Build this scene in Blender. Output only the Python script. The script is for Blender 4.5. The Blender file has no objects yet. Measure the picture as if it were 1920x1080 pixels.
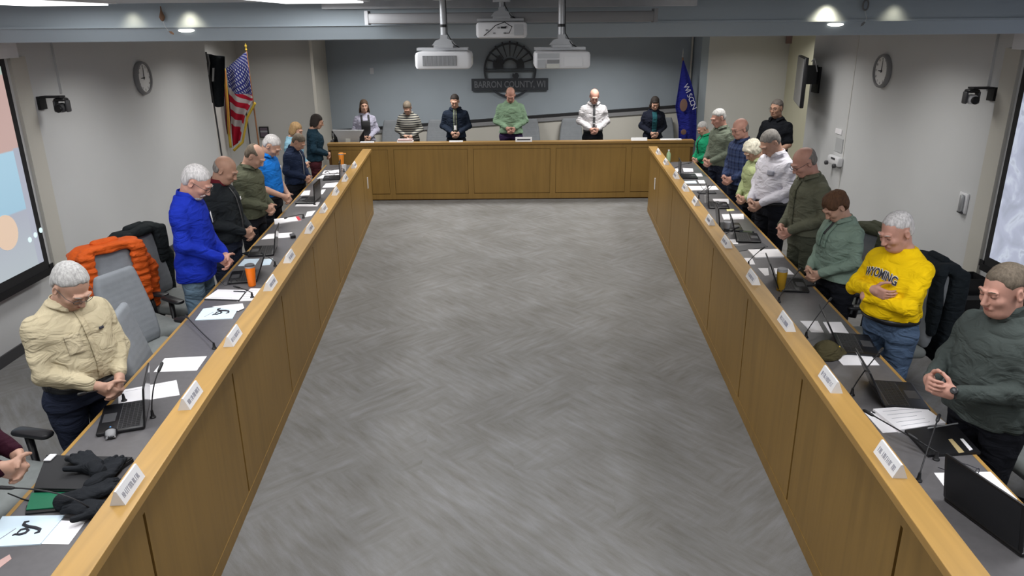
import bpy, bmesh, math, random
import numpy as np
from mathutils import Vector, Matrix

scene = bpy.context.scene
COL = scene.collection
PI = math.pi

# ------------------------------------------------------------------ camera
CAM_H, CAM_PITCH, CAM_ROLL, FPX = 2.754, 0.3361, 0.0092, 1414.3
cam_data = bpy.data.cameras.new('camera')
cam_data.sensor_fit = 'HORIZONTAL'
cam_data.sensor_width = 36.0
cam_data.lens = FPX / 1920.0 * 36.0
cam_data.clip_start = 0.05
cam = bpy.data.objects.new('camera', cam_data)
COL.objects.link(cam)
cam.matrix_world = (Matrix.Translation((0, 0, CAM_H)) @ Matrix.Rotation(PI / 2 - CAM_PITCH, 4, 'X')
                    @ Matrix.Rotation(-CAM_ROLL, 4, 'Z'))
scene.camera = cam

# ------------------------------------------------------------------ colour management, world
scene.view_settings.view_transform = 'Standard'
scene.view_settings.look = 'None'
scene.view_settings.exposure = 0.0
scene.view_settings.gamma = 1.0
scene.view_settings.use_curve_mapping = False
world = bpy.data.worlds.new('world')
scene.world = world
world.use_nodes = True
world.node_tree.nodes['Background'].inputs[0].default_value = (0.72, 0.78, 0.9, 1)
world.node_tree.nodes['Background'].inputs[1].default_value = 0.33


def area_light(name, loc, sx, sy, power, color=(1, 1, 1), rot=(0, 0, 0), spread=PI):
    d = bpy.data.lights.new(name, 'AREA')
    d.shape = 'RECTANGLE'
    d.size, d.size_y = sx, sy
    d.energy = power
    d.color = color
    d.spread = spread
    o = bpy.data.objects.new(name, d)
    COL.objects.link(o)
    o.location = loc
    o.rotation_euler = rot
    return o


def spot_light(name, loc, power, color=(1, .87, .62), size=100, blend=.6, rot=(0, 0, 0), radius=.05):
    d = bpy.data.lights.new(name, 'SPOT')
    d.energy = power
    d.color = color
    d.spot_size = math.radians(size)
    d.spot_blend = blend
    d.shadow_soft_size = radius
    o = bpy.data.objects.new(name, d)
    COL.objects.link(o)
    o.location = loc
    o.rotation_euler = rot
    return o


CEIL_Z = 2.92      # main ceiling
SOF_Z = 2.655      # lower ceiling over the sides and the far end
# fluorescent troffers of the main ceiling: (x, y) centres, 1.2 x 0.6 m
TROFFERS = [(-1.24, 4.85), (-2.95, 4.85), (1.24, 2.9), (-1.24, 2.9), (1.24, .6), (-1.24, .6), (2.95, 2.9), (-2.95, 2.9),
            (2.95, .6), (-2.95, .6)]
for tx, ty in TROFFERS:
    area_light('troffer_light', (tx, ty, CEIL_Z - .035), .5, 1.1, (32 if tx > -2 else 14) if ty > 4 else (26 if ty > 2 else 15), (.97, .985, 1.0))
# fill lights without fixtures, added under the lower ceiling to brighten sides and far end
for tx, ty, pw in [(-1.3, 7.7, 22), (1.3, 7.7, 22), (-1.3, 10.4, 30), (1.3, 10.4, 30), (-3.1, 7.7, 19), (3.1, 7.7, 19), (-3.1, 10.2, 22), (3.1, 10.2, 22),
                   (-1.6, 12.9, 46), (1.6, 12.9, 46), (-4.0, 12.6, 12), (4.1, 12.6, 12)]:
    area_light('far_fill_light', (tx, ty, SOF_Z - .02), .9, .5, pw, (1.0, .985, .95), spread=math.radians(150))

# ------------------------------------------------------------------ helpers
_c, _s = math.cos(CAM_ROLL), math.sin(CAM_ROLL)


def ray(px, py):
    a = (px - 960) / FPX
    b = (540 - py) / FPX
    a, b = _c * a + _s * b, -_s * a + _c * b
    return Vector((a, math.cos(CAM_PITCH) + b * math.sin(CAM_PITCH), -math.sin(CAM_PITCH) + b * math.cos(CAM_PITCH)))


def atz(px, py, z):
    r = ray(px, py)
    return Vector((0, 0, CAM_H)) + r * ((z - CAM_H) / r.z)


def aty(px, py, y):
    r = ray(px, py)
    return Vector((0, 0, CAM_H)) + r * (y / r.y)


def atx(px, py, x):
    r = ray(px, py)
    return Vector((0, 0, CAM_H)) + r * (x / r.x)


def xL(y): return -1.719 - .0704 * (y - 5.5)
def xR(y): return 1.722 + .0659 * (y - 5.5)


def tag(o, label=None, cat=None, group=None, kind=None):
    if label: o['label'] = label
    if cat: o['category'] = cat
    if group: o['group'] = group
    if kind: o['kind'] = kind
    return o


def empty(name, loc=(0, 0, 0), rz=0.0, label=None, cat=None, group=None):
    o = bpy.data.objects.new(name, None)
    o.empty_display_size = .05
    COL.objects.link(o)
    o.location = loc
    o.rotation_euler = (0, 0, rz)
    return tag(o, label, cat, group)


def copy_tree(o, parent=None):
    c = o.copy()
    COL.objects.link(c)
    if parent is not None:
        c.parent = parent
    for ch in [x for x in o.children]:
        copy_tree(ch, c)
    return c


class MB:
    """collects shapes and links them as one mesh object"""
    def __init__(self):
        self.v, self.f = [], []

    def add(self, vs, fs):
        n = len(self.v)
        self.v += [tuple(v) for v in vs]
        self.f += [tuple(i + n for i in f) for f in fs]
        return self

    def box(self, x0, x1, y0, y1, z0, z1, M=None):
        vs = [Vector(p) for p in ((x0, y0, z0), (x1, y0, z0), (x1, y1, z0), (x0, y1, z0),
                                  (x0, y0, z1), (x1, y0, z1), (x1, y1, z1), (x0, y1, z1))]
        if M is not None: vs = [M @ v for v in vs]
        return self.add(vs, [(0, 3, 2, 1), (4, 5, 6, 7), (0, 1, 5, 4), (1, 2, 6, 5), (2, 3, 7, 6), (3, 0, 4, 7)])

    def prism(self, pts, z0, z1, M=None):
        n = len(pts)
        vs = [Vector((p[0], p[1], z0)) for p in pts] + [Vector((p[0], p[1], z1)) for p in pts]
        if M is not None: vs = [M @ v for v in vs]
        area = sum(pts[i][0] * pts[(i + 1) % n][1] - pts[(i + 1) % n][0] * pts[i][1] for i in range(n))
        if area < 0:
            fs = [tuple(range(n)), tuple(range(2 * n - 1, n - 1, -1))] + [(i, i + n, (i + 1) % n + n, (i + 1) % n) for i in range(n)]
        else:
            fs = [tuple(range(n - 1, -1, -1)), tuple(range(n, 2 * n))] + [(i, (i + 1) % n, (i + 1) % n + n, i + n) for i in range(n)]
        return self.add(vs, fs)

    def rbox(self, w, d, h, r, M=None, seg=4, rz=.25):
        """rounded box centred on the origin (rounded in plan, softened at the rims)"""
        w, d, h = w / 2, d / 2, h / 2
        rz = min(rz * r * 4, h * .9)
        rings = []
        for zz, ins in ((-h, rz), (-h + rz * .3, rz * .3), (-h + rz, 0), (h - rz, 0), (h - rz * .3, rz * .3), (h, rz)):
            ring = []
            rr = max(r - ins * .5, .0005)
            for q, (sx, sy) in enumerate(((1, 1), (-1, 1), (-1, -1), (1, -1))):
                for k in range(seg + 1):
                    a = q * PI / 2 + k * PI / 2 / seg
                    ring.append(Vector((sx * (w - ins - rr) + rr * math.cos(a), sy * (d - ins - rr) + rr * math.sin(a), zz)))
            rings.append(ring)
        n = len(rings[0])
        vs = [v for ring in rings for v in ring]
        if M is not None: vs = [M @ v for v in vs]
        fs = [tuple(range(n - 1, -1, -1)), tuple(range((len(rings) - 1) * n, len(rings) * n))]
        for j in range(len(rings) - 1):
            for i in range(n):
                i2 = (i + 1) % n
                fs.append((j * n + i, j * n + i2, (j + 1) * n + i2, (j + 1) * n + i))
        return self.add(vs, fs)

    def tube(self, pts, r, n=8, cap=True):
        pts = [Vector(p) for p in pts]
        m = len(pts)
        rs = r if isinstance(r, (list, tuple)) else [r] * m
        vs = []
        up = None
        for i, p in enumerate(pts):
            t = (pts[min(i + 1, m - 1)] - pts[max(i - 1, 0)])
            if t.length < 1e-9: t = Vector((0, 0, 1))
            t.normalize()
            if up is None:
                up = Vector((0, 0, 1)) if abs(t.z) < .9 else Vector((1, 0, 0))
            a = t.cross(up)
            if a.length < 1e-6: a = t.cross(Vector((0, 1, 0)))
            a.normalize()
            b = a.cross(t); b.normalize()
            up = b
            for k in range(n):
                an = 2 * PI * k / n
                vs.append(p + (a * math.cos(an) + b * math.sin(an)) * rs[i])
        fs = []
        for i in range(m - 1):
            for k in range(n):
                k2 = (k + 1) % n
                fs.append((i * n + k, i * n + k2, (i + 1) * n + k2, (i + 1) * n + k))
        if cap:
            fs.append(tuple(range(n - 1, -1, -1)))
            fs.append(tuple(range((m - 1) * n, m * n)))
        return self.add(vs, fs)

    def lathe(self, prof, n=24, M=None, closed=True):
        """prof: list of (r, z) bottom to top"""
        vs = []
        for r, z in prof:
            for k in range(n):
                a = 2 * PI * k / n
                vs.append(Vector((r * math.cos(a), r * math.sin(a), z)))
        if M is not None: vs = [M @ v for v in vs]
        fs = []
        for i in range(len(prof) - 1):
            for k in range(n):
                k2 = (k + 1) % n
                fs.append((i * n + k, i * n + k2, (i + 1) * n + k2, (i + 1) * n + k))
        if closed:
            fs.append(tuple(range(n - 1, -1, -1)))
            fs.append(tuple(range((len(prof) - 1) * n, len(prof) * n)))
        return self.add(vs, fs)

    def grid(self, nu, nv, fn, thick=None):
        """parametric sheet fn(u,v)->Vector, u,v in 0..1; thick -> closed slab"""
        P = [[Vector(fn(i / nu, j / nv)) for j in range(nv + 1)] for i in range(nu + 1)]
        vs = [P[i][j] for i in range(nu + 1) for j in range(nv + 1)]
        idx = lambda i, j: i * (nv + 1) + j
        fs = [(idx(i, j), idx(i + 1, j), idx(i + 1, j + 1), idx(i, j + 1)) for i in range(nu) for j in range(nv)]
        if thick:
            N = len(vs)
            back = []
            for i in range(nu + 1):
                for j in range(nv + 1):
                    du = P[min(i + 1, nu)][j] - P[max(i - 1, 0)][j]
                    dv = P[i][min(j + 1, nv)] - P[i][max(j - 1, 0)]
                    nn = du.cross(dv)
                    if nn.length > 1e-12: nn.normalize()
                    back.append(P[i][j] - nn * thick)
            vs = vs + back
            fs = fs + [tuple(N + q for q in reversed(f)) for f in fs]
            for i in range(nu):
                fs.append((idx(i, 0), N + idx(i, 0), N + idx(i + 1, 0), idx(i + 1, 0)))
                fs.append((idx(i + 1, nv), N + idx(i + 1, nv), N + idx(i, nv), idx(i, nv)))
            for j in range(nv):
                fs.append((idx(0, j + 1), N + idx(0, j + 1), N + idx(0, j), idx(0, j)))
                fs.append((idx(nu, j), N + idx(nu, j), N + idx(nu, j + 1), idx(nu, j + 1)))
        return self.add(vs, fs)

    def build(self, name, mat, parent=None, smooth=False, bevel=0, origin=None):
        vs = self.v
        if origin is not None:
            ox, oy, oz = origin
            vs = [(a - ox, b - oy, c - oz) for a, b, c in vs]
        me = bpy.data.meshes.new(name)
        me.from_pydata(vs, [], self.f)
        me.validate()
        if isinstance(mat, (list, tuple)):
            for m in mat: me.materials.append(m)
        else:
            me.materials.append(mat)
        if smooth:
            me.shade_smooth()
            if smooth != 'all':
                try: me.set_sharp_from_angle(angle=math.radians(40))
                except Exception: pass
        o = bpy.data.objects.new(name, me)
        COL.objects.link(o)
        if origin is not None: o.location = origin
        if parent is not None: o.parent = parent
        if bevel:
            b = o.modifiers.new('bevel', 'BEVEL')
            b.width = bevel; b.segments = 2; b.limit_method = 'ANGLE'
        return o


def struct(o): o['kind'] = 'structure'; return o


# ------------------------------------------------------------------ materials
def nmat(name, color, rough=.6, metal=0.0, spec=.4, emit=None, estr=0):
    m = bpy.data.materials.new(name)
    m.use_nodes = True
    b = m.node_tree.nodes['Principled BSDF']
    b.inputs['Base Color'].default_value = (*color, 1)
    b.inputs['Roughness'].default_value = rough
    b.inputs['Metallic'].default_value = metal
    b.inputs['Specular IOR Level'].default_value = spec
    if emit:
        b.inputs['Emission Color'].default_value = (*emit, 1)
        b.inputs['Emission Strength'].default_value = estr
    return m


def N(m, t, **kw):
    n = m.node_tree.nodes.new(t)
    for k, v in kw.items(): setattr(n, k, v)
    return n


def L(m, a, b): m.node_tree.links.new(a, b)


def ramp(m, stops):
    r = N(m, 'ShaderNodeValToRGB')
    el = r.color_ramp.elements
    while len(el) > 1: el.remove(el[0])
    el[0].position = stops[0][0]; el[0].color = (*stops[0][1], 1)
    for p, c in stops[1:]:
        e = el.new(p); e.color = (*c, 1)
    return r


def sc(c, k): return tuple(min(1, x * k) for x in c)


def noisy(name, color, rough=.7, var=.12, scale=(8, 8, 8), bump=.0, bscale=200, spec=.3, metal=0, detail=3):
    """principled with soft colour variation and a fine bump"""
    m = nmat(name, color, rough, metal, spec)
    b = m.node_tree.nodes['Principled BSDF']
    tc = N(m, 'ShaderNodeTexCoord')
    mp = N(m, 'ShaderNodeMapping'); mp.inputs['Scale'].default_value = scale
    L(m, tc.outputs['Object'], mp.inputs[0])
    nz = N(m, 'ShaderNodeTexNoise'); nz.inputs['Scale'].default_value = 1; nz.inputs['Detail'].default_value = detail
    L(m, mp.outputs[0], nz.inputs['Vector'])
    r = ramp(m, [(.3, sc(color, 1 - var)), (.7, sc(color, 1 + var))])
    L(m, nz.outputs[0], r.inputs[0])
    L(m, r.outputs[0], b.inputs['Base Color'])
    if bump:
        n2 = N(m, 'ShaderNodeTexNoise'); n2.inputs['Scale'].default_value = bscale
        L(m, tc.outputs['Object'], n2.inputs['Vector'])
        bp = N(m, 'ShaderNodeBump'); bp.inputs['Strength'].default_value = bump; bp.inputs['Distance'].default_value = .002
        L(m, n2.outputs[0], bp.inputs['Height'])
        L(m, bp.outputs[0], b.inputs['Normal'])
    return m


def wood(name, base, axis='z', rough=.42, var=.22):
    m = nmat(name, base, rough, 0, .4)
    b = m.node_tree.nodes['Principled BSDF']
    tc = N(m, 'ShaderNodeTexCoord')
    mp = N(m, 'ShaderNodeMapping')
    s = {'z': (14, 14, .9), 'y': (16, .7, 14), 'x': (.7, 16, 14)}[axis]
    mp.inputs['Scale'].default_value = s
    L(m, tc.outputs['Object'], mp.inputs[0])
    nz = N(m, 'ShaderNodeTexNoise'); nz.inputs['Scale'].default_value = 1.2; nz.inputs['Detail'].default_value = 6
    nz.inputs['Distortion'].default_value = .6
    L(m, mp.outputs[0], nz.inputs['Vector'])
    r = ramp(m, [(.25, sc(base, 1 - var)), (.5, base), (.75, sc(base, 1 + var * .8))])
    L(m, nz.outputs[0], r.inputs[0])
    # broad board-to-board variation
    n2 = N(m, 'ShaderNodeTexNoise'); n2.inputs['Scale'].default_value = 1.1; n2.inputs['Detail'].default_value = 1
    L(m, tc.outputs['Object'], n2.inputs['Vector'])
    mx = N(m, 'ShaderNodeMix', data_type='RGBA', blend_type='MULTIPLY')
    mx.inputs['Factor'].default_value = 1
    r2 = ramp(m, [(.3, (.86, .86, .86)), (.7, (1, 1, 1))])
    L(m, n2.outputs[0], r2.inputs[0])
    L(m, r.outputs[0], mx.inputs['A']); L(m, r2.outputs[0], mx.inputs['B'])
    L(m, mx.outputs['Result'], b.inputs['Base Color'])
    return m


def carpet():
    m = nmat('carpet_tiles', (.24, .24, .235), .95, 0, .1)
    b = m.node_tree.nodes['Principled BSDF']
    tc = N(m, 'ShaderNodeTexCoord')
    sep = N(m, 'ShaderNodeSeparateXYZ'); L(m, tc.outputs['Object'], sep.inputs[0])
    # tile index parity decides which diagonal the strokes run along
    def mth(op, a, v=None, c=None):
        n = N(m, 'ShaderNodeMath', operation=op)
        if hasattr(a, 'is_linked') or hasattr(a, 'links'): L(m, a, n.inputs[0])
        else: n.inputs[0].default_value = a
        if v is not None:
            if hasattr(v, 'links'): L(m, v, n.inputs[1])
            else: n.inputs[1].default_value = v
        return n.outputs[0]
    T = .61
    fx = mth('FLOOR', mth('DIVIDE', sep.outputs[0], T))
    fy = mth('FLOOR', mth('DIVIDE', sep.outputs[1], T))
    cmb = N(m, 'ShaderNodeCombineXYZ'); L(m, fx, cmb.inputs[0]); L(m, fy, cmb.inputs[1])
    wn = N(m, 'ShaderNodeTexWhiteNoise', noise_dimensions='2D'); L(m, cmb.outputs[0], wn.inputs['Vector'])
    def streak(rot, s):
        m0 = N(m, 'ShaderNodeMapping'); m0.inputs['Rotation'].default_value = (0, 0, rot)
        L(m, tc.outputs['Object'], m0.inputs[0])
        mp = N(m, 'ShaderNodeMapping'); mp.inputs['Scale'].default_value = s
        L(m, m0.outputs[0], mp.inputs[0])
        nz = N(m, 'ShaderNodeTexNoise'); nz.inputs['Scale'].default_value = 1; nz.inputs['Detail'].default_value = 5
        nz.inputs['Roughness'].default_value = .62
        L(m, mp.outputs[0], nz.inputs['Vector'])
        return nz.outputs[0]
    a = streak(.85, (3.4, 19, 1)); c = streak(-.75, (3.4, 19, 1))
    mx = N(m, 'ShaderNodeMix'); 
    gt = mth('GREATER_THAN', wn.outputs[0], .5)
    nm = N(m, 'ShaderNodeTexNoise'); nm.inputs['Scale'].default_value = 1.5; nm.inputs['Detail'].default_value = 2
    L(m, tc.outputs['Object'], nm.inputs['Vector'])
    ad = N(m, 'ShaderNodeMath', operation='MULTIPLY_ADD'); L(m, wn.outputs[0], ad.inputs[0]); ad.inputs[1].default_value = .22; L(m, nm.outputs[0], ad.inputs[2])
    mrf = N(m, 'ShaderNodeMapRange'); L(m, ad.outputs[0], mrf.inputs[0]); mrf.inputs[1].default_value = .60; mrf.inputs[2].default_value = .72
    L(m, mrf.outputs[0], mx.inputs['Factor']); L(m, a, mx.inputs['A']); L(m, c, mx.inputs['B'])
    r = ramp(m, [(.28, (.170, .162, .150)), (.5, (.208, .205, .199)), (.72, (.245, .246, .250))])
    L(m, mx.outputs['Result'], r.inputs[0])
    nb = N(m, 'ShaderNodeTexNoise'); nb.inputs['Scale'].default_value = 1.7; nb.inputs['Detail'].default_value = 2
    L(m, tc.outputs['Object'], nb.inputs['Vector'])
    r2 = ramp(m, [(.3, (.84, .83, .81)), (.7, (1.06, 1.06, 1.07))]); L(m, nb.outputs[0], r2.inputs[0])
    m2 = N(m, 'ShaderNodeMix', data_type='RGBA', blend_type='MULTIPLY'); m2.inputs['Factor'].default_value = 1
    L(m, r.outputs[0], m2.inputs['A']); L(m, r2.outputs[0], m2.inputs['B'])
    L(m, m2.outputs['Result'], b.inputs['Base Color'])
    nf = N(m, 'ShaderNodeTexNoise'); nf.inputs['Scale'].default_value = 240
    L(m, tc.outputs['Object'], nf.inputs['Vector'])
    bp = N(m, 'ShaderNodeBump'); bp.inputs['Strength'].default_value = .5; bp.inputs['Distance'].default_value = .004
    L(m, nf.outputs[0], bp.inputs['Height']); L(m, bp.outputs[0], b.inputs['Normal'])
    return m


M_wall = noisy('wall_paint', (.60, .605, .61), .85, .03, (1, 1, 1), .08, 120, .2)
M_wall2 = noisy('wall_paint_warm', (.60, .595, .575), .85, .03, (1, 1, 1), .08, 120, .2)
M_blue = noisy('blue_grey_paint', (.33, .375, .42), .8, .05, (1, 1, 1), .08, 120, .25)
M_fascia = noisy('fascia_paint', (.34, .39, .43), .6, .04, (1, 1, 1), .0, 120, .35)
M_beige = noisy('beige_paint', (.56, .54, .49), .85, .04, (1, 1, 1), .05, 120, .2)
M_cream = noisy('cream_paint', (.62, .60, .46), .8, .04, (1, 1, 1), 0, 120, .2)
M_ceil = noisy('ceiling_tile', (.55, .56, .58), .9, .06, (9, 9, 9), .3, 90, .1)
M_carpet = carpet()
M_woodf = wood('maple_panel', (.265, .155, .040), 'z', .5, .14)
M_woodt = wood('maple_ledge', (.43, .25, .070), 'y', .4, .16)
M_woodtx = wood('maple_ledge_cross', (.30, .175, .055), 'x', .4, .16)
M_woodd = nmat('groove_dark_wood', (.12, .055, .012), .6)
M_lam = noisy('grey_laminate', (.125, .12, .125), .38, .06, (30, 30, 30), .03, 300, .45)
M_white = nmat('white_plastic', (.72, .72, .74), .45)
M_offw = nmat('off_white_plastic', (.6, .6, .56), .5)
M_black = nmat('black_plastic', (.012, .012, .014), .35)
M_blackm = nmat('matte_black', (.018, .018, .02), .7)
M_dgrey = nmat('dark_grey_plastic', (.06, .06, .065), .5)
M_grey = nmat('grey_plastic', (.25, .25, .26), .5)
M_lgrey = nmat('light_grey_metal', (.5, .51, .53), .35, .5)
M_paper = noisy('paper_white', (.92, .90, .93), .8, .01, (30, 30, 30), 0)
M_paperb = noisy('paper_bluish', (.70, .84, .95), .8, .02, (10, 10, 10), 0)
M_ink = nmat('printed_ink', (.03, .03, .04), .7)
M_inkg = nmat('grey_ink', (.28, .28, .33), .7)
M_lens = nmat('lit_diffuser', (.9, .9, .9), .5, emit=(1, 1, 1), estr=2.2)
M_down = nmat('lit_downlight', (.9, .9, .9), .5, emit=(1, .96, .85), estr=4)
M_chair = noisy('grey_upholstery', (.235, .25, .27), .92, .05, (20, 20, 20), .4, 400, .15)
M_chairs = noisy('grey_seat_fabric', (.22, .235, .23), .92, .06, (20, 20, 20), .4, 400, .15)


def text_mesh(name, body, size, mat, parent, M, extrude=.002, offset=0.0, width=None):
    """lettering as a real mesh; M places the text plane (x right, y up, z towards the reader)"""
    c = bpy.data.curves.new(name, 'FONT'); c.body = body; c.size = size; c.extrude = extrude; c.offset = offset
    c.align_x = 'CENTER'; c.align_y = 'CENTER'; c.resolution_u = 3
    o = bpy.data.objects.new(name, c); COL.objects.link(o)
    dg = bpy.context.evaluated_depsgraph_get(); dg.update()
    me = bpy.data.meshes.new_from_object(o.evaluated_get(dg))
    bpy.data.objects.remove(o); bpy.data.curves.remove(c)
    if width:
        xs = [v.co.x for v in me.vertices]; k = width / (max(xs) - min(xs))
        me.transform(Matrix.Diagonal((k, 1, 1, 1)))
    if callable(M):
        for v in me.vertices: v.co = M(v.co)
    else: me.transform(M)
    me.materials.clear(); me.materials.append(mat)
    me.name = name
    r = bpy.data.objects.new(name, me); COL.objects.link(r)
    if parent is not None: r.parent = parent
    return r

# ------------------------------------------------------------------ room shell
WX = 4.4
struct(MB().box(-5.3, 5.6, -2.5, 15.0, -.1, 0).build('floor', M_carpet))
struct(MB().box(-5.3, 5.6, -2.6, -2.5, 0, 3.1).build('wall_near', M_wall))
struct(MB().box(-WX - .12, -WX, -2.5, 11.42, 0, 3.0).build('wall_left', M_wall))
struct(MB().box(WX, WX + .12, -2.5, 11.42, 0, 3.0).build('wall_right', M_wall))
# recess behind the left wall, with the flags, and the lighter wall segment beside the blue wall
struct(MB().box(-5.3, -4.86, 11.42, 14.1, 0, 2.9).build('wall_left_recess', M_wall2))
struct(MB().box(-5.3, -4.52, 11.40, 11.44, 0, 2.9).build('wall_left_return', M_wall2))
mb = MB().box(-4.86, -3.45, 14.0, 14.1, 0, 2.9)
struct(mb.build('wall_back_left', M_wall2))
struct(MB().box(-3.45, -3.40, 13.62, 14.62, 0, 2.75).build('wall_pier_left', M_beige))
struct(MB().box(-3.45, 3.45, 14.6, 14.7, 0, 2.9).build('wall_back_blue', M_blue))
struct(MB().box(3.40, 3.53, 14.0, 14.62, 0, 2.75).build('wall_pier_right', M_blue))
struct(MB().box(3.53, 4.95, 14.0, 14.1, 0, 2.9).build('wall_back_right', M_wall2))
struct(MB().box(4.95, 5.05, 11.42, 14.1, 0, 2.9).build('wall_right_recess', M_cream))
struct(MB().box(4.52, 5.05, 11.40, 11.44, 0, 2.9).build('wall_right_return', M_cream))
struct(MB().tube([(3.36, 14.56, 0), (3.36, 14.56, 2.7)], .018).build('trim_1', M_beige))
# beige lower wall with a sloping capping rail in front of the blue wall
def rail_z(x): return .90 + (x + 2.96) * (1.286 - .898) / (3.338 + 2.955)
mb = MB()
x0, x1 = -3.38, 3.38
mb.add([(x0, 14.50, 0), (x1, 14.50, 0), (x1, 14.50, rail_z(x1) - .10), (x0, 14.50, rail_z(x0) - .10),
        (x0, 14.60, 0), (x1, 14.60, 0), (x1, 14.60, rail_z(x1) - .10), (x0, 14.60, rail_z(x0) - .10)],
       [(0, 1, 2, 3), (5, 4, 7, 6), (3, 2, 6, 7), (0, 4, 5, 1), (0, 3, 7, 4), (1, 5, 6, 2)])
struct(mb.build('wall_back_lower', M_beige))
def slope_bar(name, dz0, dz1, y0, y1, m):
    mb = MB()
    mb.add([(x0, y0, rail_z(x0) + dz0), (x1, y0, rail_z(x1) + dz0), (x1, y0, rail_z(x1) + dz1), (x0, y0, rail_z(x0) + dz1),
            (x0, y1, rail_z(x0) + dz0), (x1, y1, rail_z(x1) + dz0), (x1, y1, rail_z(x1) + dz1), (x0, y1, rail_z(x0) + dz1)],
           [(0, 1, 2, 3), (5, 4, 7, 6), (3, 2, 6, 7), (0, 4, 5, 1), (0, 3, 7, 4), (1, 5, 6, 2)])
    return struct(mb.build(name, m))
slope_bar('trim_2', -.10, -.035, 14.47, 14.60, M_grey)
slope_bar('trim_3', -.03, .015, 14.50, 14.60, M_blackm)
# ceilings
struct(MB().box(-4.6, 4.6, -2.6, 5.86, CEIL_Z, CEIL_Z + .1).build('ceiling', M_ceil))
struct(MB().box(-5.3, 5.6, 5.95, 15.0, SOF_Z, SOF_Z + .12).build('ceiling_far', M_ceil))
# fascia: two steps and a bevel that carries the small downlights
mb = MB()
YF = 5.80
mb.prism([(YF, 2.775), (YF, 3.02), (YF + .15, 3.02), (YF + .15, 2.66), (YF + .10, 2.66), (YF + .02, 2.752), (YF, 2.757)], -4.4, 4.4,
         Matrix(((0, 0, 1, 0), (1, 0, 0, 0), (0, 1, 0, 0), (0, 0, 0, 1))))
struct(mb.build('ceiling_fascia', M_fascia))
struct(MB().box(-4.4, 4.4, YF - .012, YF + .02, 2.754, 2.768).build('trim_4', M_fascia))
# dropped pale band of ceiling in the middle
struct(MB().box(-1.32, 1.32, 5.66, 5.80, 2.868, 2.92).build('ceiling_middle_band', M_ceil))
# wall base boards
struct(MB().box(-WX, -WX + .015, -2.5, 11.4, 0, .1).build('baseboard_left', M_dgrey))
struct(MB().box(WX - .015, WX, -2.5, 11.4, 0, .1).build('baseboard_right', M_dgrey))
# conduits, pilaster strips
struct(MB().box(-WX, -WX + .025, 7.60, 7.63, 2.16, SOF_Z).build('trim_5', M_wall))
struct(MB().box(WX - .025, WX, 7.13, 7.16, 2.14, SOF_Z).build('trim_6', M_wall))
struct(MB().box(-WX, -WX + .03, 6.90, 7.12, 0, 2.52).build('trim_7', M_beige))
struct(MB().box(WX - .03, WX, 6.74, 6.96, 0, 2.52).build('trim_8', M_beige))
struct(MB().box(WX - .006, WX, 9.98, 10.0, 0, SOF_Z).build('trim_9', M_wall2))

# troffers
first = None
for i, (tx, ty) in enumerate(TROFFERS):
    if i == 0:
        t = empty('ceiling_light', (tx, ty, CEIL_Z))
        MB().box(-.3, .3, -.6, .6, -.012, 0).build('frame', M_white, t)
        MB().box(-.26, .26, -.56, .56, -.022, -.012).build('diffuser', M_lens, t)
        first = t
    else:
        t = copy_tree(first); t.location = (tx, ty, CEIL_Z)
    lab = {0: 'lit white ceiling troffer right of centre-left, beside the left projector pole',
           1: 'lit white ceiling troffer near the top left corner'}.get(i, 'lit white ceiling troffer overhead, behind the view')
    tag(t, lab, 'ceiling light', 'fluorescent troffers of the ceiling')
# downlights on the fascia bevel
def fas(px, py):
    p = aty(px, py, YF + .055); return p
for k, (px, lab) in enumerate([(350, 'small oval downlight glowing under the left fascia, above the clock'),
                               (1575, 'small oval downlight glowing under the right fascia')]):
    x = (px - 960) / FPX * (YF * math.cos(CAM_PITCH)) * 1.0
    o = MB().lathe([(.055, -.004), (.06, 0), (.055, .006)], 24, Matrix.Rotation(math.radians(-100), 4, 'X') @ Matrix.Diagonal((1, .22, 1, 1))).build('downlight', M_down if k < 2 else M_lens, smooth=True)
    o.location = (x, YF + .030, 2.733)
    tag(o, lab, 'downlight', 'downlights of the fascia')
for x, pw in ((-2.31, 9), (-2.72, 4), (2.29, 22), (2.78, 4), (-.36, 9), (.43, 9)):
    spot_light('fascia_spot', (x, YF - .085, 2.885), pw * .40, size=95, blend=1, rot=(math.radians(22), 0, 0), radius=.03)

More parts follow.
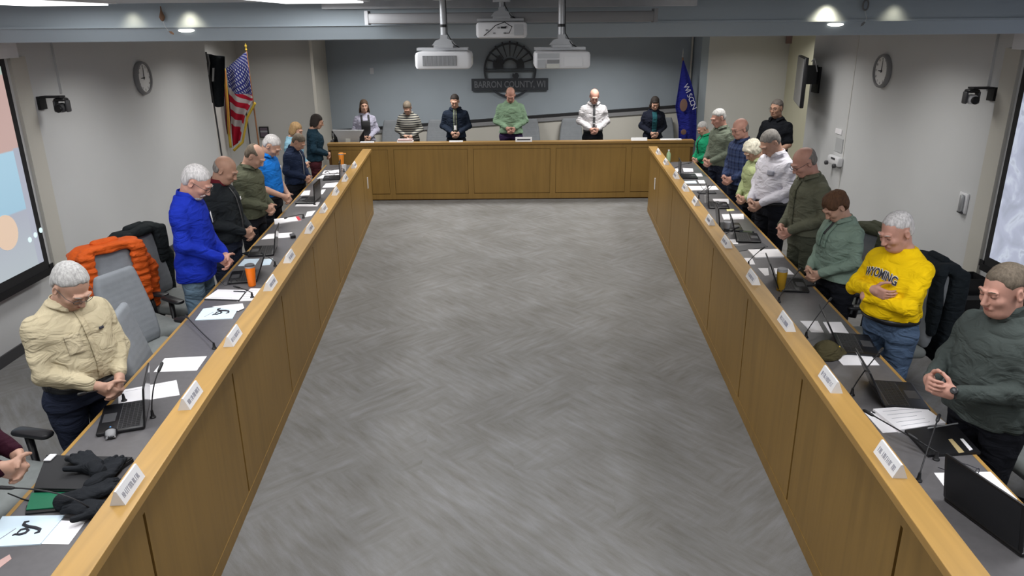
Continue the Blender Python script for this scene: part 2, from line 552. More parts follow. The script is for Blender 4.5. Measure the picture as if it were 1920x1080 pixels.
# ------------------------------------------------------------------ side desks
def side_desk(sgn):
    X = xL if sgn < 0 else xR
    side = 'left' if sgn < 0 else 'right'
    root = empty('council_desk', (X(5.5), 5.5, 0), 0, 'long maple council desk with grey worktop along the %s side' % side, 'desk')
    yA, yB = .6, 11.45
    ox, oy = X(5.5), 5.5
    def strip(o0, o1, z0, z1, ya=yA, yb=yB):
        # offsets grow away from the room's middle
        mb = MB()
        pts = [(X(ya) + sgn * o0 - ox, ya - oy), (X(ya) + sgn * o1 - ox, ya - oy), (X(yb) + sgn * o1 - ox, yb - oy), (X(yb) + sgn * o0 - ox, yb - oy)]
        return mb.prism(pts, z0, z1)
    strip(.012, .05, 0, .955).build('front_board', M_woodd, root)
    # panels with dark grooves between them
    y0, s = (10.48, -1.311) if sgn < 0 else (10.29, -1.301)
    ys = [y0 - s * 0.0 + s * k for k in range(0, 9)]
    ys = [y for y in ys if y > yA]
    cuts = [yB] + ys + [yA]
    for a, b in zip(cuts[:-1], cuts[1:]):
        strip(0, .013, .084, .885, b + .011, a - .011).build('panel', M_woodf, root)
    mb = strip(-.003, .013, 0, .086); mb.build('base_rail', M_woodf, root)
    strip(-.003, .013, .882, .96).build('top_rail', M_woodf, root)
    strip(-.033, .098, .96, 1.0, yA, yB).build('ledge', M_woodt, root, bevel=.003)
    strip(.05, .085, .70, .96).build('riser', M_woodf, root)
    strip(.05, .662, .725, .76).build('worktop', M_lam, root)
    strip(.660, .680, .722, .761).build('edge_band', M_woodt, root)
    for k in range(8):
        y = yA + .35 + k * (yB - yA - .7) / 7
        strip(.06, .60, 0, .725, y - .015, y + .015).build('support', M_woodf, root)
    # end panel
    strip(.0, .64, 0, .725, yB - .02, yB).build('end_panel', M_woodf, root)
    # small wall outlet plate on the first panel
    yo = 10.95 if sgn < 0 else 10.7
    o = strip(-.006, .0, .50, .66, yo - .03, yo + .03).build('outlet_plate', M_white, root)
    return root
side_desk(-1); side_desk(1)

# ------------------------------------------------------------------ far dais desk
FY = 12.36
root = empty('dais_desk', (0, FY, 0), 0, 'long maple dais desk across the far end of the room', 'desk')
DX = 2.98
def bb(x0, x1, y0, y1, z0, z1): return MB().box(x0, x1, y0, y1, z0, z1)
bb(-DX, DX, .02, .06, 0, .9).build('front_board', M_woodd, root)
cutsx = [-DX, -2.42, -1.91, -.66, .68, 2.02, DX]
stiles = [-2.35, -1.96, -.66, .69, 1.93]
edges = [-DX] + stiles + [DX]
for a, b in zip(edges[:-1], edges[1:]):
    bb(a + .05, b - .05, .0, .022, .115, .84).build('panel', M_woodf, root)
for a in stiles:
    bb(a - .046, a + .046, -.004, .022, .10, .845).build('stile', M_woodf, root)
bb(-DX, DX, -.006, .022, .02, .105).build('base_rail', M_woodf, root)
bb(-DX, DX, -.004, .022, .845, .915).build('top_rail', M_woodf, root)
bb(-DX, DX, -.03, .13, .915, .955).build('ledge', M_woodtx, root, bevel=.003)
bb(-DX, DX, .06, .70, .735, .77).build('worktop', M_lam, root)
for x in (-2.9, -1.5, 0, 1.5, 2.9):
    bb(x - .015, x + .015, .06, .64, 0, .735).build('support', M_woodf, root)

# ------------------------------------------------------------------ signed-distance modelling (numpy) -> one smooth mesh
class Field:
    def __init__(self, lo, hi, h):
        self.h = h
        self.lo = np.array(lo, float)
        self.n = np.ceil((np.array(hi, float) - self.lo) / h).astype(int) + 1
        self.ax = [self.lo[i] + h * np.arange(self.n[i]) for i in range(3)]
        self.D = np.full(tuple(self.n), 9.0, np.float32)

    def _sub(self, bb, pad):
        sl = []
        for i in range(3):
            a = int(max(0, math.floor((bb[0][i] - pad - self.lo[i]) / self.h)))
            b = int(min(self.n[i], math.ceil((bb[1][i] + pad - self.lo[i]) / self.h) + 1))
            if b <= a: return None
            sl.append(slice(a, b))
        X, Y, Z = np.meshgrid(self.ax[0][sl[0]], self.ax[1][sl[1]], self.ax[2][sl[2]], indexing='ij', sparse=True)
        return tuple(sl), X, Y, Z

    def add(self, prim, k=.015, op='u'):
        bb, fn = prim
        s = self._sub(bb, k * 1.2 + 2.5 * self.h + (.02 if op != 'u' else 0))
        if s is None: return self
        sl, X, Y, Z = s
        d = fn(X, Y, Z)
        a = self.D[sl]
        if op == 'u':
            h = np.clip(k - np.abs(a - d), 0, None) / k
            self.D[sl] = np.minimum(a, d) - h * h * k * .25
        elif op == 's':
            d = -d
            h = np.clip(k - np.abs(a - d), 0, None) / k
            self.D[sl] = np.maximum(a, d) + h * h * k * .25
        return self

    def clip(self, fn, k=.006):
        """keep where fn < 0 (whole field)"""
        X, Y, Z = np.meshgrid(*self.ax, indexing='ij', sparse=True)
        d = fn(X, Y, Z)
        h = np.clip(k - np.abs(self.D - d), 0, None) / k
        self.D = np.maximum(self.D, d) + h * h * k * .25
        return self

    def warp(self, fn):
        X, Y, Z = np.meshgrid(*self.ax, indexing='ij', sparse=True)
        m = np.abs(self.D) < .03
        self.D = np.where(m, self.D + fn(X, Y, Z), self.D)
        return self

    def mesh(self):
        D = self.D.copy()
        D[0], D[-1] = 9, 9
        D[:, 0], D[:, -1] = 9, 9
        D[:, :, 0], D[:, :, -1] = 9, 9
        ins = D < 0
        nx, ny, nz = D.shape
        c = np.zeros((nx - 1, ny - 1, nz - 1), np.uint8)
        for dx in (0, 1):
            for dy in (0, 1):
                for dz in (0, 1):
                    c += ins[dx:nx - 1 + dx, dy:ny - 1 + dy, dz:nz - 1 + dz]
        act = (c > 0) & (c < 8)
        I = np.argwhere(act)
        idx = np.full(c.shape, -1, np.int32)
        idx[act] = np.arange(len(I))
        P = np.zeros((len(I), 3)); W = np.zeros(len(I))
        corners = [(0, 0, 0), (1, 0, 0), (0, 1, 0), (1, 1, 0), (0, 0, 1), (1, 0, 1), (0, 1, 1), (1, 1, 1)]
        cv = {q: D[I[:, 0] + q[0], I[:, 1] + q[1], I[:, 2] + q[2]] for q in corners}
        for a in corners:
            for ax in range(3):
                if a[ax]: continue
                b = list(a); b[ax] = 1; b = tuple(b)
                va, vb = cv[a], cv[b]
                m = (va < 0) != (vb < 0)
                t = np.where(m, va / np.where(m, va - vb, 1), 0)
                p = np.tile(np.array(a, float), (len(I), 1))
                p[:, ax] = t
                P += np.where(m[:, None], p, 0); W += m
        V = self.lo + (I + P / W[:, None]) * self.h
        F = []
        for ax in range(3):
            o = [i for i in range(3) if i != ax]
            sa = [slice(1, -1)] * 3; sb = [slice(1, -1)] * 3
            A = ins[tuple(slice(0, D.shape[i] - 1) if i == ax else slice(1, D.shape[i] - 1) for i in range(3))]
            B = ins[tuple(slice(1, D.shape[i]) if i == ax else slice(1, D.shape[i] - 1) for i in range(3))]
            E = np.argwhere(A != B)
            pol = A[tuple(E.T)]
            base = E.copy()
            base[:, o[0]] += 1; base[:, o[1]] += 1
            def cell(d0, d1):
                q = base.copy(); q[:, o[0]] -= d0; q[:, o[1]] -= d1
                return idx[q[:, 0], q[:, 1], q[:, 2]]
            q = np.stack([cell(1, 1), cell(0, 1), cell(0, 0), cell(1, 0)], 1)
            flip = pol if ax != 1 else ~pol
            q = np.where(flip[:, None], q, q[:, ::-1])
            F.append(q)
        F = np.concatenate(F)
        F = F[(F >= 0).all(1)]
        return V, F

    def build(self, name, mat, parent=None, smooth_iter=1):
        V, F = self.mesh()
        if smooth_iter:
            for _ in range(smooth_iter):
                S = np.zeros_like(V); C = np.zeros(len(V))
                for a, b in ((0, 1), (1, 2), (2, 3), (3, 0)):
                    np.add.at(S, F[:, a], V[F[:, b]]); np.add.at(C, F[:, a], 1)
                    np.add.at(S, F[:, b], V[F[:, a]]); np.add.at(C, F[:, b], 1)
                V = V * .5 + .5 * S / np.maximum(C, 1)[:, None]
        me = bpy.data.meshes.new(name)
        me.vertices.add(len(V)); me.vertices.foreach_set('co', V.astype(np.float32).ravel())
        me.loops.add(F.size); me.loops.foreach_set('vertex_index', F.astype(np.int32).ravel())
        me.polygons.add(len(F))
        me.polygons.foreach_set('loop_start', np.arange(0, F.size, 4, dtype=np.int32))
        me.polygons.foreach_set('loop_total', np.full(len(F), 4, np.int32))
        me.update(calc_edges=True)
        me.shade_smooth()
        me.materials.append(mat)
        o = bpy.data.objects.new(name, me)
        COL.objects.link(o)
        if parent is not None: o.parent = parent
        return o


def p_ell(c, r, R=None):
    c = np.array(c, float); r = np.array(r, float)
    R3 = np.array(R.to_3x3()) if R is not None else np.eye(3)
    m = max(r)
    ext = np.abs(R3) @ r
    def fn(X, Y, Z):
        x, y, z = X - c[0], Y - c[1], Z - c[2]
        u = R3[0, 0] * x + R3[1, 0] * y + R3[2, 0] * z
        v = R3[0, 1] * x + R3[1, 1] * y + R3[2, 1] * z
        w = R3[0, 2] * x + R3[1, 2] * y + R3[2, 2] * z
        k0 = np.sqrt((u / r[0]) ** 2 + (v / r[1]) ** 2 + (w / r[2]) ** 2)
        k1 = np.sqrt((u / r[0] ** 2) ** 2 + (v / r[1] ** 2) ** 2 + (w / r[2] ** 2) ** 2)
        return (k0 * (k0 - 1) / np.maximum(k1, 1e-6)).astype(np.float32)
    return (c - ext, c + ext), fn


def p_cap(a, b, ra, rb=None):
    a = np.array(a, float); b = np.array(b, float); rb = ra if rb is None else rb
    ab = b - a; L2 = max(ab @ ab, 1e-9); rm = max(ra, rb)
    def fn(X, Y, Z):
        x, y, z = X - a[0], Y - a[1], Z - a[2]
        t = np.clip((x * ab[0] + y * ab[1] + z * ab[2]) / L2, 0, 1)
        return (np.sqrt((x - t * ab[0]) ** 2 + (y - t * ab[1]) ** 2 + (z - t * ab[2]) ** 2) - (ra + (rb - ra) * t)).astype(np.float32)
    return (np.minimum(a, b) - rm, np.maximum(a, b) + rm), fn


def p_box(c, hs, r, R=None):
    c = np.array(c, float); hs = np.array(hs, float)
    R3 = np.array(R.to_3x3()) if R is not None else np.eye(3)
    ext = np.abs(R3) @ hs
    def fn(X, Y, Z):
        x, y, z = X - c[0], Y - c[1], Z - c[2]
        u = np.abs(R3[0, 0] * x + R3[1, 0] * y + R3[2, 0] * z) - hs[0] + r
        v = np.abs(R3[0, 1] * x + R3[1, 1] * y + R3[2, 1] * z) - hs[1] + r
        w = np.abs(R3[0, 2] * x + R3[1, 2] * y + R3[2, 2] * z) - hs[2] + r
        return (np.sqrt(np.maximum(u, 0) ** 2 + np.maximum(v, 0) ** 2 + np.maximum(w, 0) ** 2)
                + np.minimum(np.maximum(u, np.maximum(v, w)), 0) - r).astype(np.float32)
    return (c - ext, c + ext), fn


class Loft:
    """stack of superellipse sections: rows (z, half width, half depth, centre y)"""
    def __init__(self, rows, n=2.4, grow=0.0):
        self.r = np.array(sorted(rows), float)
        zz = np.linspace(self.r[0, 0], self.r[-1, 0], 60)
        # smooth interpolation
        self.z = zz
        self.q = []
        for k in (1, 2, 3):
            v = np.interp(zz, self.r[:, 0], self.r[:, k])
            for _ in range(3):
                v[1:-1] = .25 * v[:-2] + .5 * v[1:-1] + .25 * v[2:]
            self.q.append(v)
        self.n = n; self.g = grow

    def at(self, z): return [float(np.interp(z, self.z, q)) for q in self.q]

    def front(self, x, z):
        rx, ry, cy = self.at(z)
        rx += self.g; ry += self.g
        t = max(0, 1 - (abs(x) / rx) ** self.n)
        return cy + ry * t ** (1 / self.n)

    def prim(self, z0=None, z1=None):
        z0 = self.z[0] if z0 is None else z0; z1 = self.z[-1] if z1 is None else z1
        g = self.g; n = self.n
        rx, ry, cy = self.q
        lo = np.array([-rx.max() - g, (cy - ry).min() - g, z0]); hi = np.array([rx.max() + g, (cy + ry).max() + g, z1])
        def fn(X, Y, Z):
            a = np.interp(Z, self.z, rx) + g; b = np.interp(Z, self.z, ry) + g; c = np.interp(Z, self.z, cy)
            q = ((np.abs(X) / a) ** n + (np.abs(Y - c) / b) ** n) ** (1 / n)
            d = (q - 1) * np.minimum(a, b)
            dz = np.maximum(z0 - Z, Z - z1)
            return np.where(dz > 0, np.sqrt(np.maximum(d, 0) ** 2 + dz ** 2), np.maximum(d, dz)).astype(np.float32)
        return (lo, hi), fn


def folds(amp, f=(38, 30, 44), seed=0.0, gate=None):
    def fn(X, Y, Z):
        a = np.sin(f[0] * X + 2.2 * np.sin(9 * Z + seed) + 7 * Y + seed)
        b = np.sin(f[2] * Z + 2.6 * np.sin(11 * X + seed * 1.7) + 13 * Y + seed * 2.3)
        c = np.sin(f[1] * (Y - X * .7) + 20 * Z + seed * 3.1)
        r = 1 - 2 * np.abs(np.sin(.5 * f[2] * (Z + .55 * Y * np.sign(np.sin(3 * X + seed))) + 1.6 * np.sin(9 * X + 12 * Y + seed) + seed))
        v = amp * (a * .3 + b * .35 + c * .3 + r * .55)
        if gate is not None: v = v * gate(X, Y, Z)
        return v.astype(np.float32)
    return fn


# ------------------------------------------------------------------ people
def skin_mat(name, color):
    return noisy(name, color, .55, .10, (16, 16, 16), .15, 260, .35)


SK = {k: skin_mat('skin_' + k, c) for k, c in dict(
    light=(.47, .275, .20), pink=(.50, .265, .205), tan=(.40, .225, .155), pale=(.56, .34, .26), shade=(.36, .20, .145)).items()}
M_lip = nmat('lips', (.33, .11, .09), .5)
M_eye = nmat('eye_line', (.05, .03, .025), .6)
M_shoe = nmat('shoe_leather', (.02, .018, .016), .5)


def hair_mat(name, color, var=.3):
    m = noisy(name, color, .75, var, (90, 90, 22), 1.0, 150, .3, detail=5)
    return m


HR = {k: hair_mat('hair_' + k, c) for k, c in dict(
    white=(.50, .48, .48), silver=(.40, .39, .38), grey=(.20, .185, .17), pepper=(.115, .10, .09), brown=(.065, .038, .022),
    dark=(.018, .013, .011), blonde=(.30, .19, .09), ash=(.12, .095, .07), cream=(.68, .64, .52), auburn=(.085, .04, .02)).items()}


def cloth(name, color, var=.06, bump=.35, rough=.88, crease=.75):
    m = noisy(name, color, rough, var, (7, 7, 7), bump, 330, .12)
    # soft creases of the cloth on top of the weave
    nt = m.node_tree
    old = [n for n in nt.nodes if n.type == 'BUMP']
    tc = [n for n in nt.nodes if n.type == 'TEX_COORD'][0]
    mp = N(m, 'ShaderNodeMapping'); mp.inputs['Scale'].default_value = (7, 7, 13); mp.inputs['Rotation'].default_value = (.5, .35, 0)
    L(m, tc.outputs['Object'], mp.inputs[0])
    nz = N(m, 'ShaderNodeTexNoise'); nz.inputs['Scale'].default_value = 1; nz.inputs['Detail'].default_value = 3; nz.inputs['Distortion'].default_value = 1.6
    nz.inputs['Roughness'].default_value = .45
    L(m, mp.outputs[0], nz.inputs['Vector'])
    b2 = N(m, 'ShaderNodeBump'); b2.inputs['Strength'].default_value = crease; b2.inputs['Distance'].default_value = .035
    L(m, nz.outputs[0], b2.inputs['Height'])
    if old: L(m, old[0].outputs[0], b2.inputs['Normal'])
    L(m, b2.outputs[0], nt.nodes['Principled BSDF'].inputs['Normal'])
    return m


def hand_prims(W, fwd, up, side, curl=.5, spread=.0, s=1.0):
    """W wrist; fwd towards the fingertips; up = back of the hand; side = towards the thumb"""
    W, f, u, t = Vector(W), Vector(fwd).normalized(), Vector(up).normalized(), Vector(side).normalized()
    t = (t - f * t.dot(f)).normalized(); u0 = f.cross(t)
    if u0.dot(u) < 0: u0 = -u0
    u = u0
    R = Matrix((f, t, u)).transposed()
    out = [(p_box(W + f * .048 * s, (.05 * s, .040 * s, .0145 * s), .013 * s, R.to_4x4()), .01)]
    out.append((p_cap(W - f * .01, W + f * .03, .026 * s, .027 * s), .012))
    for i, (o, ln) in enumerate(((.029, .072), (.0095, .080), (-.0105, .075), (-.029, .060))):
        p = W + f * .092 * s + t * o * s - f * (.006 if i in (0, 3) else 0)
        d = (f + t * (o * spread * 12)).normalized()
        ang = 0
        for j, (seg, rr) in enumerate(((.45, .0092), (.32, .0085), (.23, .0078))):
            ang += curl * (1.0 if j == 0 else .85) * (1 + .12 * i)
            dd = d * math.cos(ang) - u * math.sin(ang)
            q = p + dd * ln * seg * s
            out.append((p_cap(p, q, rr * s, (rr - .0008) * s), .004))
            p = q
    p = W + f * .022 * s + t * .030 * s - u * .004
    for ln, rr, (a, b, c) in ((.040, .0125, (.55, .75, -.25)), (.034, .0105, (.78, .42, -.38)), (.026, .0092, (.9, .15, -.4))):
        dd = (f * a + t * b + u * c).normalized()
        q = p + dd * ln * s
        out.append((p_cap(p, q, rr * s, rr * .92 * s), .006))
        p = q
    return out


def person(name_label, loc, face_deg, h=1.75, **k):
    """a standing figure; local +Y is the way it faces"""
    g = k.get
    S = h / 1.75
    fat = g('fat', 1.0); belly = g('belly', 0.0); sh = g('sh', .185 if not g('woman') else .160)
    res = g('res', .007); bow = math.radians(g('bow', 35)); turn = math.radians(g('turn', 0)); tilt = math.radians(g('tilt', 0))
    seed = g('seed', len(name_label) * 1.0)
    root = empty('person', loc, math.radians(face_deg - 90), name_label, 'person')
    root.scale = (S, S, S)
    lean = g('lean', 0.02)
    # ---- skeleton (metres for a 1.75 m figure)
    P_sh = [Vector((s * (sh - .012), -.012 + lean, 1.356)) for s in (-1, 1)]
    pose = g('pose', 'clasp')
    wz = g('wz', 1.03); wy = g('wy', .20) + belly; wx = g('wx', .065)
    if pose == 'cross':
        El = [Vector((-.235, .09 + lean + belly * .5, 1.13)), Vector((.245, .09 + lean + belly * .5, 1.13))]
        Wr = [Vector((.045, .20 + belly * .75, 1.125)), Vector((-.02, .205 + belly * .75, 1.20))]
    elif pose == 'side':
        El = [Vector((s * (sh + .05), -.03, 1.12)) for s in (-1, 1)]
        Wr = [Vector((s * (sh + .05), .02, .87)) for s in (-1, 1)]
    else:
        el_out = g('el', .06)
        El = [Vector((s * (sh + el_out + (fat - 1) * .1), -.02 + lean + belly * .3, 1.135)) for s in (-1, 1)]
        Wr = [Vector((-wx, wy, wz)), Vector((wx, wy + .012, wz + .008))]
        # keep the forearm its length
        for i in (0, 1):
            d = Wr[i] - El[i]
            if d.length > .30: El[i] = Wr[i] - d.normalized() * .30
    neck0 = Vector((0, -.015 + lean, 1.43)); piv = Vector((0, .005 + lean, 1.505))
    HM = (Matrix.Translation(piv) @ Matrix.Rotation(turn, 4, 'Z') @ Matrix.Rotation(tilt, 4, 'Y') @ Matrix.Rotation(-bow, 4, 'X')
          @ Matrix.Translation((0, .028, .105)))
    hs = g('head', 1.0)
    hp = lambda x, y, z: HM @ Vector((x * hs, y * hs, z * hs))
    HR3 = HM.to_3x3().to_4x4()
    lo_h, hi_h = (-.34, -.30, 0), (.34, .42 + belly, 1.80)

    # ---- body sections
    f = fat; w = .9 if g('woman') else 1.0
    bust = .028 if g('woman') else 0
    rows = [(.80, .165 * f, .115 * f, .0), (.92, .172 * f, .125 * f, .0 + belly * .2), (1.02, .160 * f * w, .125 * f + belly * .45, lean * .3 + belly * .5),
            (1.12, .158 * f * w, .122 * f + belly * .5, lean * .5 + belly * .55), (1.24, .170 * f * w, .120 * f + belly * .25 + bust * .6, lean * .7 + belly * .25 + bust * .6),
            (1.34, (sh - .008) * (1 + (f - 1) * .5), .112 * f + bust * .5, lean + bust * .4), (1.395, sh * .86, .096 * (1 + (f - 1) * .6), lean - .012),
            (1.44, sh * .56, .074, lean - .018), (1.49, .068, .062, lean - .012)]
    # ---- skin
    B = Field(lo_h, hi_h, res)
    core = Loft([(z, a * .86, b * .84, c) for z, a, b, c in rows])
    B.add(core.prim(.85), .03)
    for s_, i in ((-1, 0), (1, 1)):
        B.add(p_cap((s_ * .09, 0, .86), (s_ * .10, .01, .48), .078, .052), .03)
        B.add(p_cap((s_ * .10, .005, .48), (s_ * .105, -.01, .09), .052, .036), .02)
        B.add(p_cap((s_ * .105, -.01, .07), (s_ * .12, .13, .04), .036, .026), .02)
        kk_ = .8 if g('sleeve', 'long') == 'long' else 1
        B.add(p_cap(P_sh[i], El[i], .044 * kk_, .038 * kk_), .02)
        ff = El[i].lerp(Wr[i], .3)
        B.add(p_cap(El[i], ff, .038 * kk_, .041 * kk_), .015)
        B.add(p_cap(ff, Wr[i], .041 * kk_, .0265), .015)
    # head
    B.add(p_cap(neck0, hp(0, -.035, -.055), .058 * (1 + (f - 1) * .4), .056), .02)
    E = lambda c, r, kk=.012, op='u': B.add(p_ell(hp(*c), np.array(r) * hs, HR3), kk, op)
    Cp = lambda a, b, ra, rb=None, kk=.008, op='u': B.add(p_cap(hp(*a), hp(*b), ra * hs, (rb or ra) * hs), kk, op)
    E((0, -.018, .036), (.077, .096, .083), .02)
    E((0, .030, -.028), (.061, .066, .082), .03)
    E((0, .050, -.086), (.042, .038, .026), .03)
    E((0, .000, -.070), (.056, .050, .036), .03)
    if f > 1.08: E((0, .030, -.098), (.05, .045, .03), .03)
    for s_ in (-1, 1):
        E((s_ * .036, .070, -.022), (.022, .020, .020), .02)
        E((s_ * .031, .1, .012), (.016, .012, .011), .010, 's')
        E((s_ * .031, .083, .011), (.0135, .0125, .0105), .003)
        E((s_ * .078, -.008, -.008), (.010, .019, .033), .006)
        E((s_ * .084, -.004, -.004), (.005, .010, .019), .004, 's')
        Cp((s_ * .012, .094, .030), (s_ * .045, .084, .030), .010, .008, .012)
    Cp((0, .093, .016), (0, .114, -.026), .0085, .0125, .012)
    for s_ in (-1, 1): E((s_ * .010, .106, -.030), (.008, .010, .0075), .005)
    Cp((-.018, .090, -.056), (.018, .090, -.056), .0085, .0085, .010)
    Cp((-.016, .095, -.050), (.016, .095, -.050), .0025, .0025, .006)
    # hands
    if pose == 'cross':
        hl = hand_prims(Wr[0], (.75, -.62, .12), (0, .9, .3), (.1, -.1, 1), .35)
        hr = hand_prims(Wr[1], (-.92, -.16, -.10), (0, .9, .4), (0, .2, 1), .5)
        hl, hr = hl, hr
    elif pose == 'side':
        hl = hand_prims(Wr[0], (0, .15, -1), (-1, 0, 0), (0, 1, 0), .3)
        hr = hand_prims(Wr[1], (0, .15, -1), (1, 0, 0), (0, 1, 0), .3)
    elif pose == 'lace':
        # fingers interlaced in front of the chest, thumbs up
        hl = hand_prims(Wr[0], (.62, .62, .1), (-.6, .75, 0), (-.1, -.1, 1), .62, .25)
        hr = hand_prims(Wr[1], (-.62, .62, .1), (.6, .75, 0), (.1, -.1, 1), .62, .25)
    else:
        dz = g('hz', -.75)
        hl = hand_prims(Wr[0], (.62, .50, dz), (-.30, .85, .30), (.15, .35, .9), .55)
        hr = hand_prims(Wr[1], (-.66, .42, dz), (.25, .9, .35), (-.15, .35, .9), .62)
    for pr, kk in hl + hr: B.add(pr, kk)
    body = B.build('body', SK[g('skin', 'light')], root, 1)

    # ---- face details
    for s_ in (-1, 1):
        face = MB()
        pts = [hp(s_ * (.031 + .013 * math.cos(a)), .0955 - .004 * abs(math.cos(a)) , .006 - .0025 * math.sin(a)) for a in np.linspace(0, PI, 7)]
        face.tube(pts, .0013, 5)
        face.build('eyelashes', M_eye, root, smooth='all')
    hm = HR[g('hair', 'grey')]
    for s_ in (-1, 1):
        br = MB()
        pts = [hp(s_ * x, y, z) for x, y, z in ((.016, .1035, .031), (.028, .1005, .036), (.042, .0925, .034), (.05, .085, .029))]
        br.tube(pts, [.0018, .0026, .0022, .001], 6)
        br.build('eyebrow', HR[g('brow', g('hair', 'grey'))], root, smooth='all')
    lp = MB()
    lp.tube([hp(-.020, .0925, -.0590), hp(-.010, .0985, -.054), hp(0, .100, -.0555), hp(.010, .0985, -.054), hp(.020, .0925, -.0590)], [.001, .003, .0028, .003, .001], 6)
    lp.tube([hp(-.019, .0925, -.0605), hp(0, .0985, -.063), hp(.019, .0925, -.0605)], [.0012, .0042, .0012], 6)
    lp.build('lips', M_lip, root, smooth='all')

    # ---- hair
    style = g('style', 'short')
    if style != 'none':
        hres = min(res, .006)
        c = hp(0, 0, 0)
        Hf = Field((c.x - .20, c.y - .22, c.z - (.42 if style in ('long',) else .20)), (c.x + .20, c.y + .20, c.z + .22), hres)
        th = g('thick', .006)
        Hadd = lambda cc, r, kk=.012: Hf.add(p_ell(hp(*cc), np.array(r) * hs, HR3), kk)
        Hadd((0, -.019, .037), (.077 + th * .55, .096 + th, .083 + th), .01)
        Hadd((0, -.032, -.015), (.071 + th * .8, .078 + th * .7, .062), .02)
        inv = HM.inverted()
        def loc_(X, Y, Z):
            q = [inv[r][0] * X + inv[r][1] * Y + inv[r][2] * Z + inv[r][3] for r in range(3)]
            return q[0] / hs, q[1] / hs, q[2] / hs
        if style == 'puffy':
            Hadd((0, -.02, .05), (.098, .108, .088), .02)
            Hadd((0, -.05, .0), (.092, .080, .075), .02)
            for s_ in (-1, 1): Hadd((s_ * .060, .0, .01), (.034, .06, .06), .02)
            Hadd((.0, .06, .075), (.06, .035, .03), .02)
        if style in ('bob', 'long'):
            for s_ in (-1, 1):
                Hadd((s_ * .066, -.005, -.045), (.026, .050, .075), .02)
            Hadd((0, -.062, -.05), (.075, .045, .08), .02)
            if g('fringe', 1): Hadd((0, .066, .052), (.058, .032, .028), .015)
        if style == 'long':
            for s_ in (-1, 1):
                a = hp(s_ * .068, -.01, -.07); b = Vector((s_ * .085, .06 + lean, 1.36))
                Hf.add(p_cap(a, b, .034, .026), .02)
            a = hp(0, -.06, -.08); b = Vector((0, -.115 + lean, 1.30))
            for s_ in (-1, 1): Hf.add(p_cap(a + Vector((s_ * .03, 0, 0)), b + Vector((s_ * .055, .0, 0)), .048, .032), .03)
        if style == 'pony':
            Hadd((0, -.105, -.02), (.028, .03, .05), .015)
        top = g('hairline', .008)
        def cut(X, Y, Z):
            x, y, z = loc_(X, Y, Z)
            if style in ('bob', 'long', 'puffy'):
                d = y * .80 - z * .6 - (.030 if style != 'puffy' else .040)
                side = np.maximum(y - .03, .012 - z + np.abs(x) * 0) * 0 + d
                face = np.maximum(np.maximum(np.abs(x) - .060, 0) * -1.6 + d, -9)
                lim = -.13 if style == 'bob' else -9
                return np.maximum(face, (lim - z) if style != 'puffy' else (-.075 - z)) * 1.0
            d = y * .77 - z * .635 - top + .0045 * np.sin(75 * x + seed) + .003 * np.sin(190 * x + 60 * z) + .10 * np.clip(.045 - np.abs(np.abs(x) - .048), 0, .02)
            d = np.maximum(d, y - .075)
            d = np.maximum(d, -.078 - z)
            # clear the ears
            ear = .034 - np.sqrt((y - .002) ** 2 + ((z + .016) * .72) ** 2)
            d = np.maximum(d, np.where(np.abs(x) > .06, ear, -1))
            if style == 'bald':
                d = np.maximum(d, z - g('ring', .030) - np.clip(-y - .03, 0, 1) * .35)
            if style == 'receding':
                d = np.maximum(d, np.maximum(z - .055, 0) * 1.2 + y * .5 - .030 + np.minimum(np.abs(np.abs(x) - .035) - .02, 0) * -.5)
            return d.astype(np.float32)
        Hf.clip(cut, .022)
        if g('spot'): Hf.add(p_ell(hp(*g('spot')), (.052, .052, .030), HR3), .012, 's')
        amp = g('hairnoise', .0014 if style != 'puffy' else .005)
        Hf.warp(lambda X, Y, Z: (amp * (np.sin(150 * X + 3 * np.sin(40 * Y)) * .5 + np.sin(110 * Y + 3 * np.sin(50 * Z)) * .4 + np.sin(70 * Z + 60 * X) * .4)).astype(np.float32))
        Hf.build('hair', hm, root, 1)
    if g('beard'):
        c = hp(0, .05, -.07)
        Bf = Field((c.x - .09, c.y - .09, c.z - .09), (c.x + .09, c.y + .09, c.z + .09), min(res, .005))
        Bf.add(p_ell(hp(0, .050, -.085), np.array((.047, .044, .034)) * hs, HR3), .01)
        for s_ in (-1, 1): Bf.add(p_cap(hp(s_ * .03, .082, -.06), hp(s_ * .012, .1, -.044), .008, .006), .01)
        Bf.add(p_ell(hp(0, .10, -.058), np.array((.014, .02, .006)) * hs, HR3), .004, 's')
        Bf.build('beard', HR[g('beard')], root, 1)
    if g('glasses'):
        gm = MB()
        for s_ in (-1, 1):
            pts = [hp(s_ * (.032 + .021 * math.cos(a)), .112 - .010 * (math.cos(a) * .5 + .5), .006 + .015 * math.sin(a)) for a in np.linspace(0, 2 * PI, 15)]
            gm.tube(pts, .0017, 5)
            gm.tube([hp(s_ * .053, .102, .010), hp(s_ * .074, .07, .012), hp(s_ * .083, -.005, .010)], .0017, 5)
        gm.tube([hp(-.011, .114, .010), hp(.011, .114, .010)], .0017, 5)
        gl = gm.build('glasses', g('glasses') if not isinstance(g('glasses'), bool) else M_dgrey, root, smooth='all')

    # ---- shirt
    un = g('untucked', 1)
    cl = .012 if not g('thin') else .007
    hem = g('hem', .93) if un else .995
    srows = [(z, a + (.006 if z < 1.0 and un else 0), b + (.006 if z < 1.0 and un else 0), c) for z, a, b, c in rows]
    sl_ = Loft([r for r in srows if True], grow=cl)
    topz = 1.475
    T = Field((lo_h[0], lo_h[1], hem - .05), (hi_h[0], hi_h[1], 1.58), res)
    T.add(sl_.prim(hem, topz), .02)
    sleeve = g('sleeve', 'long')
    sr = g('sr', .0) 
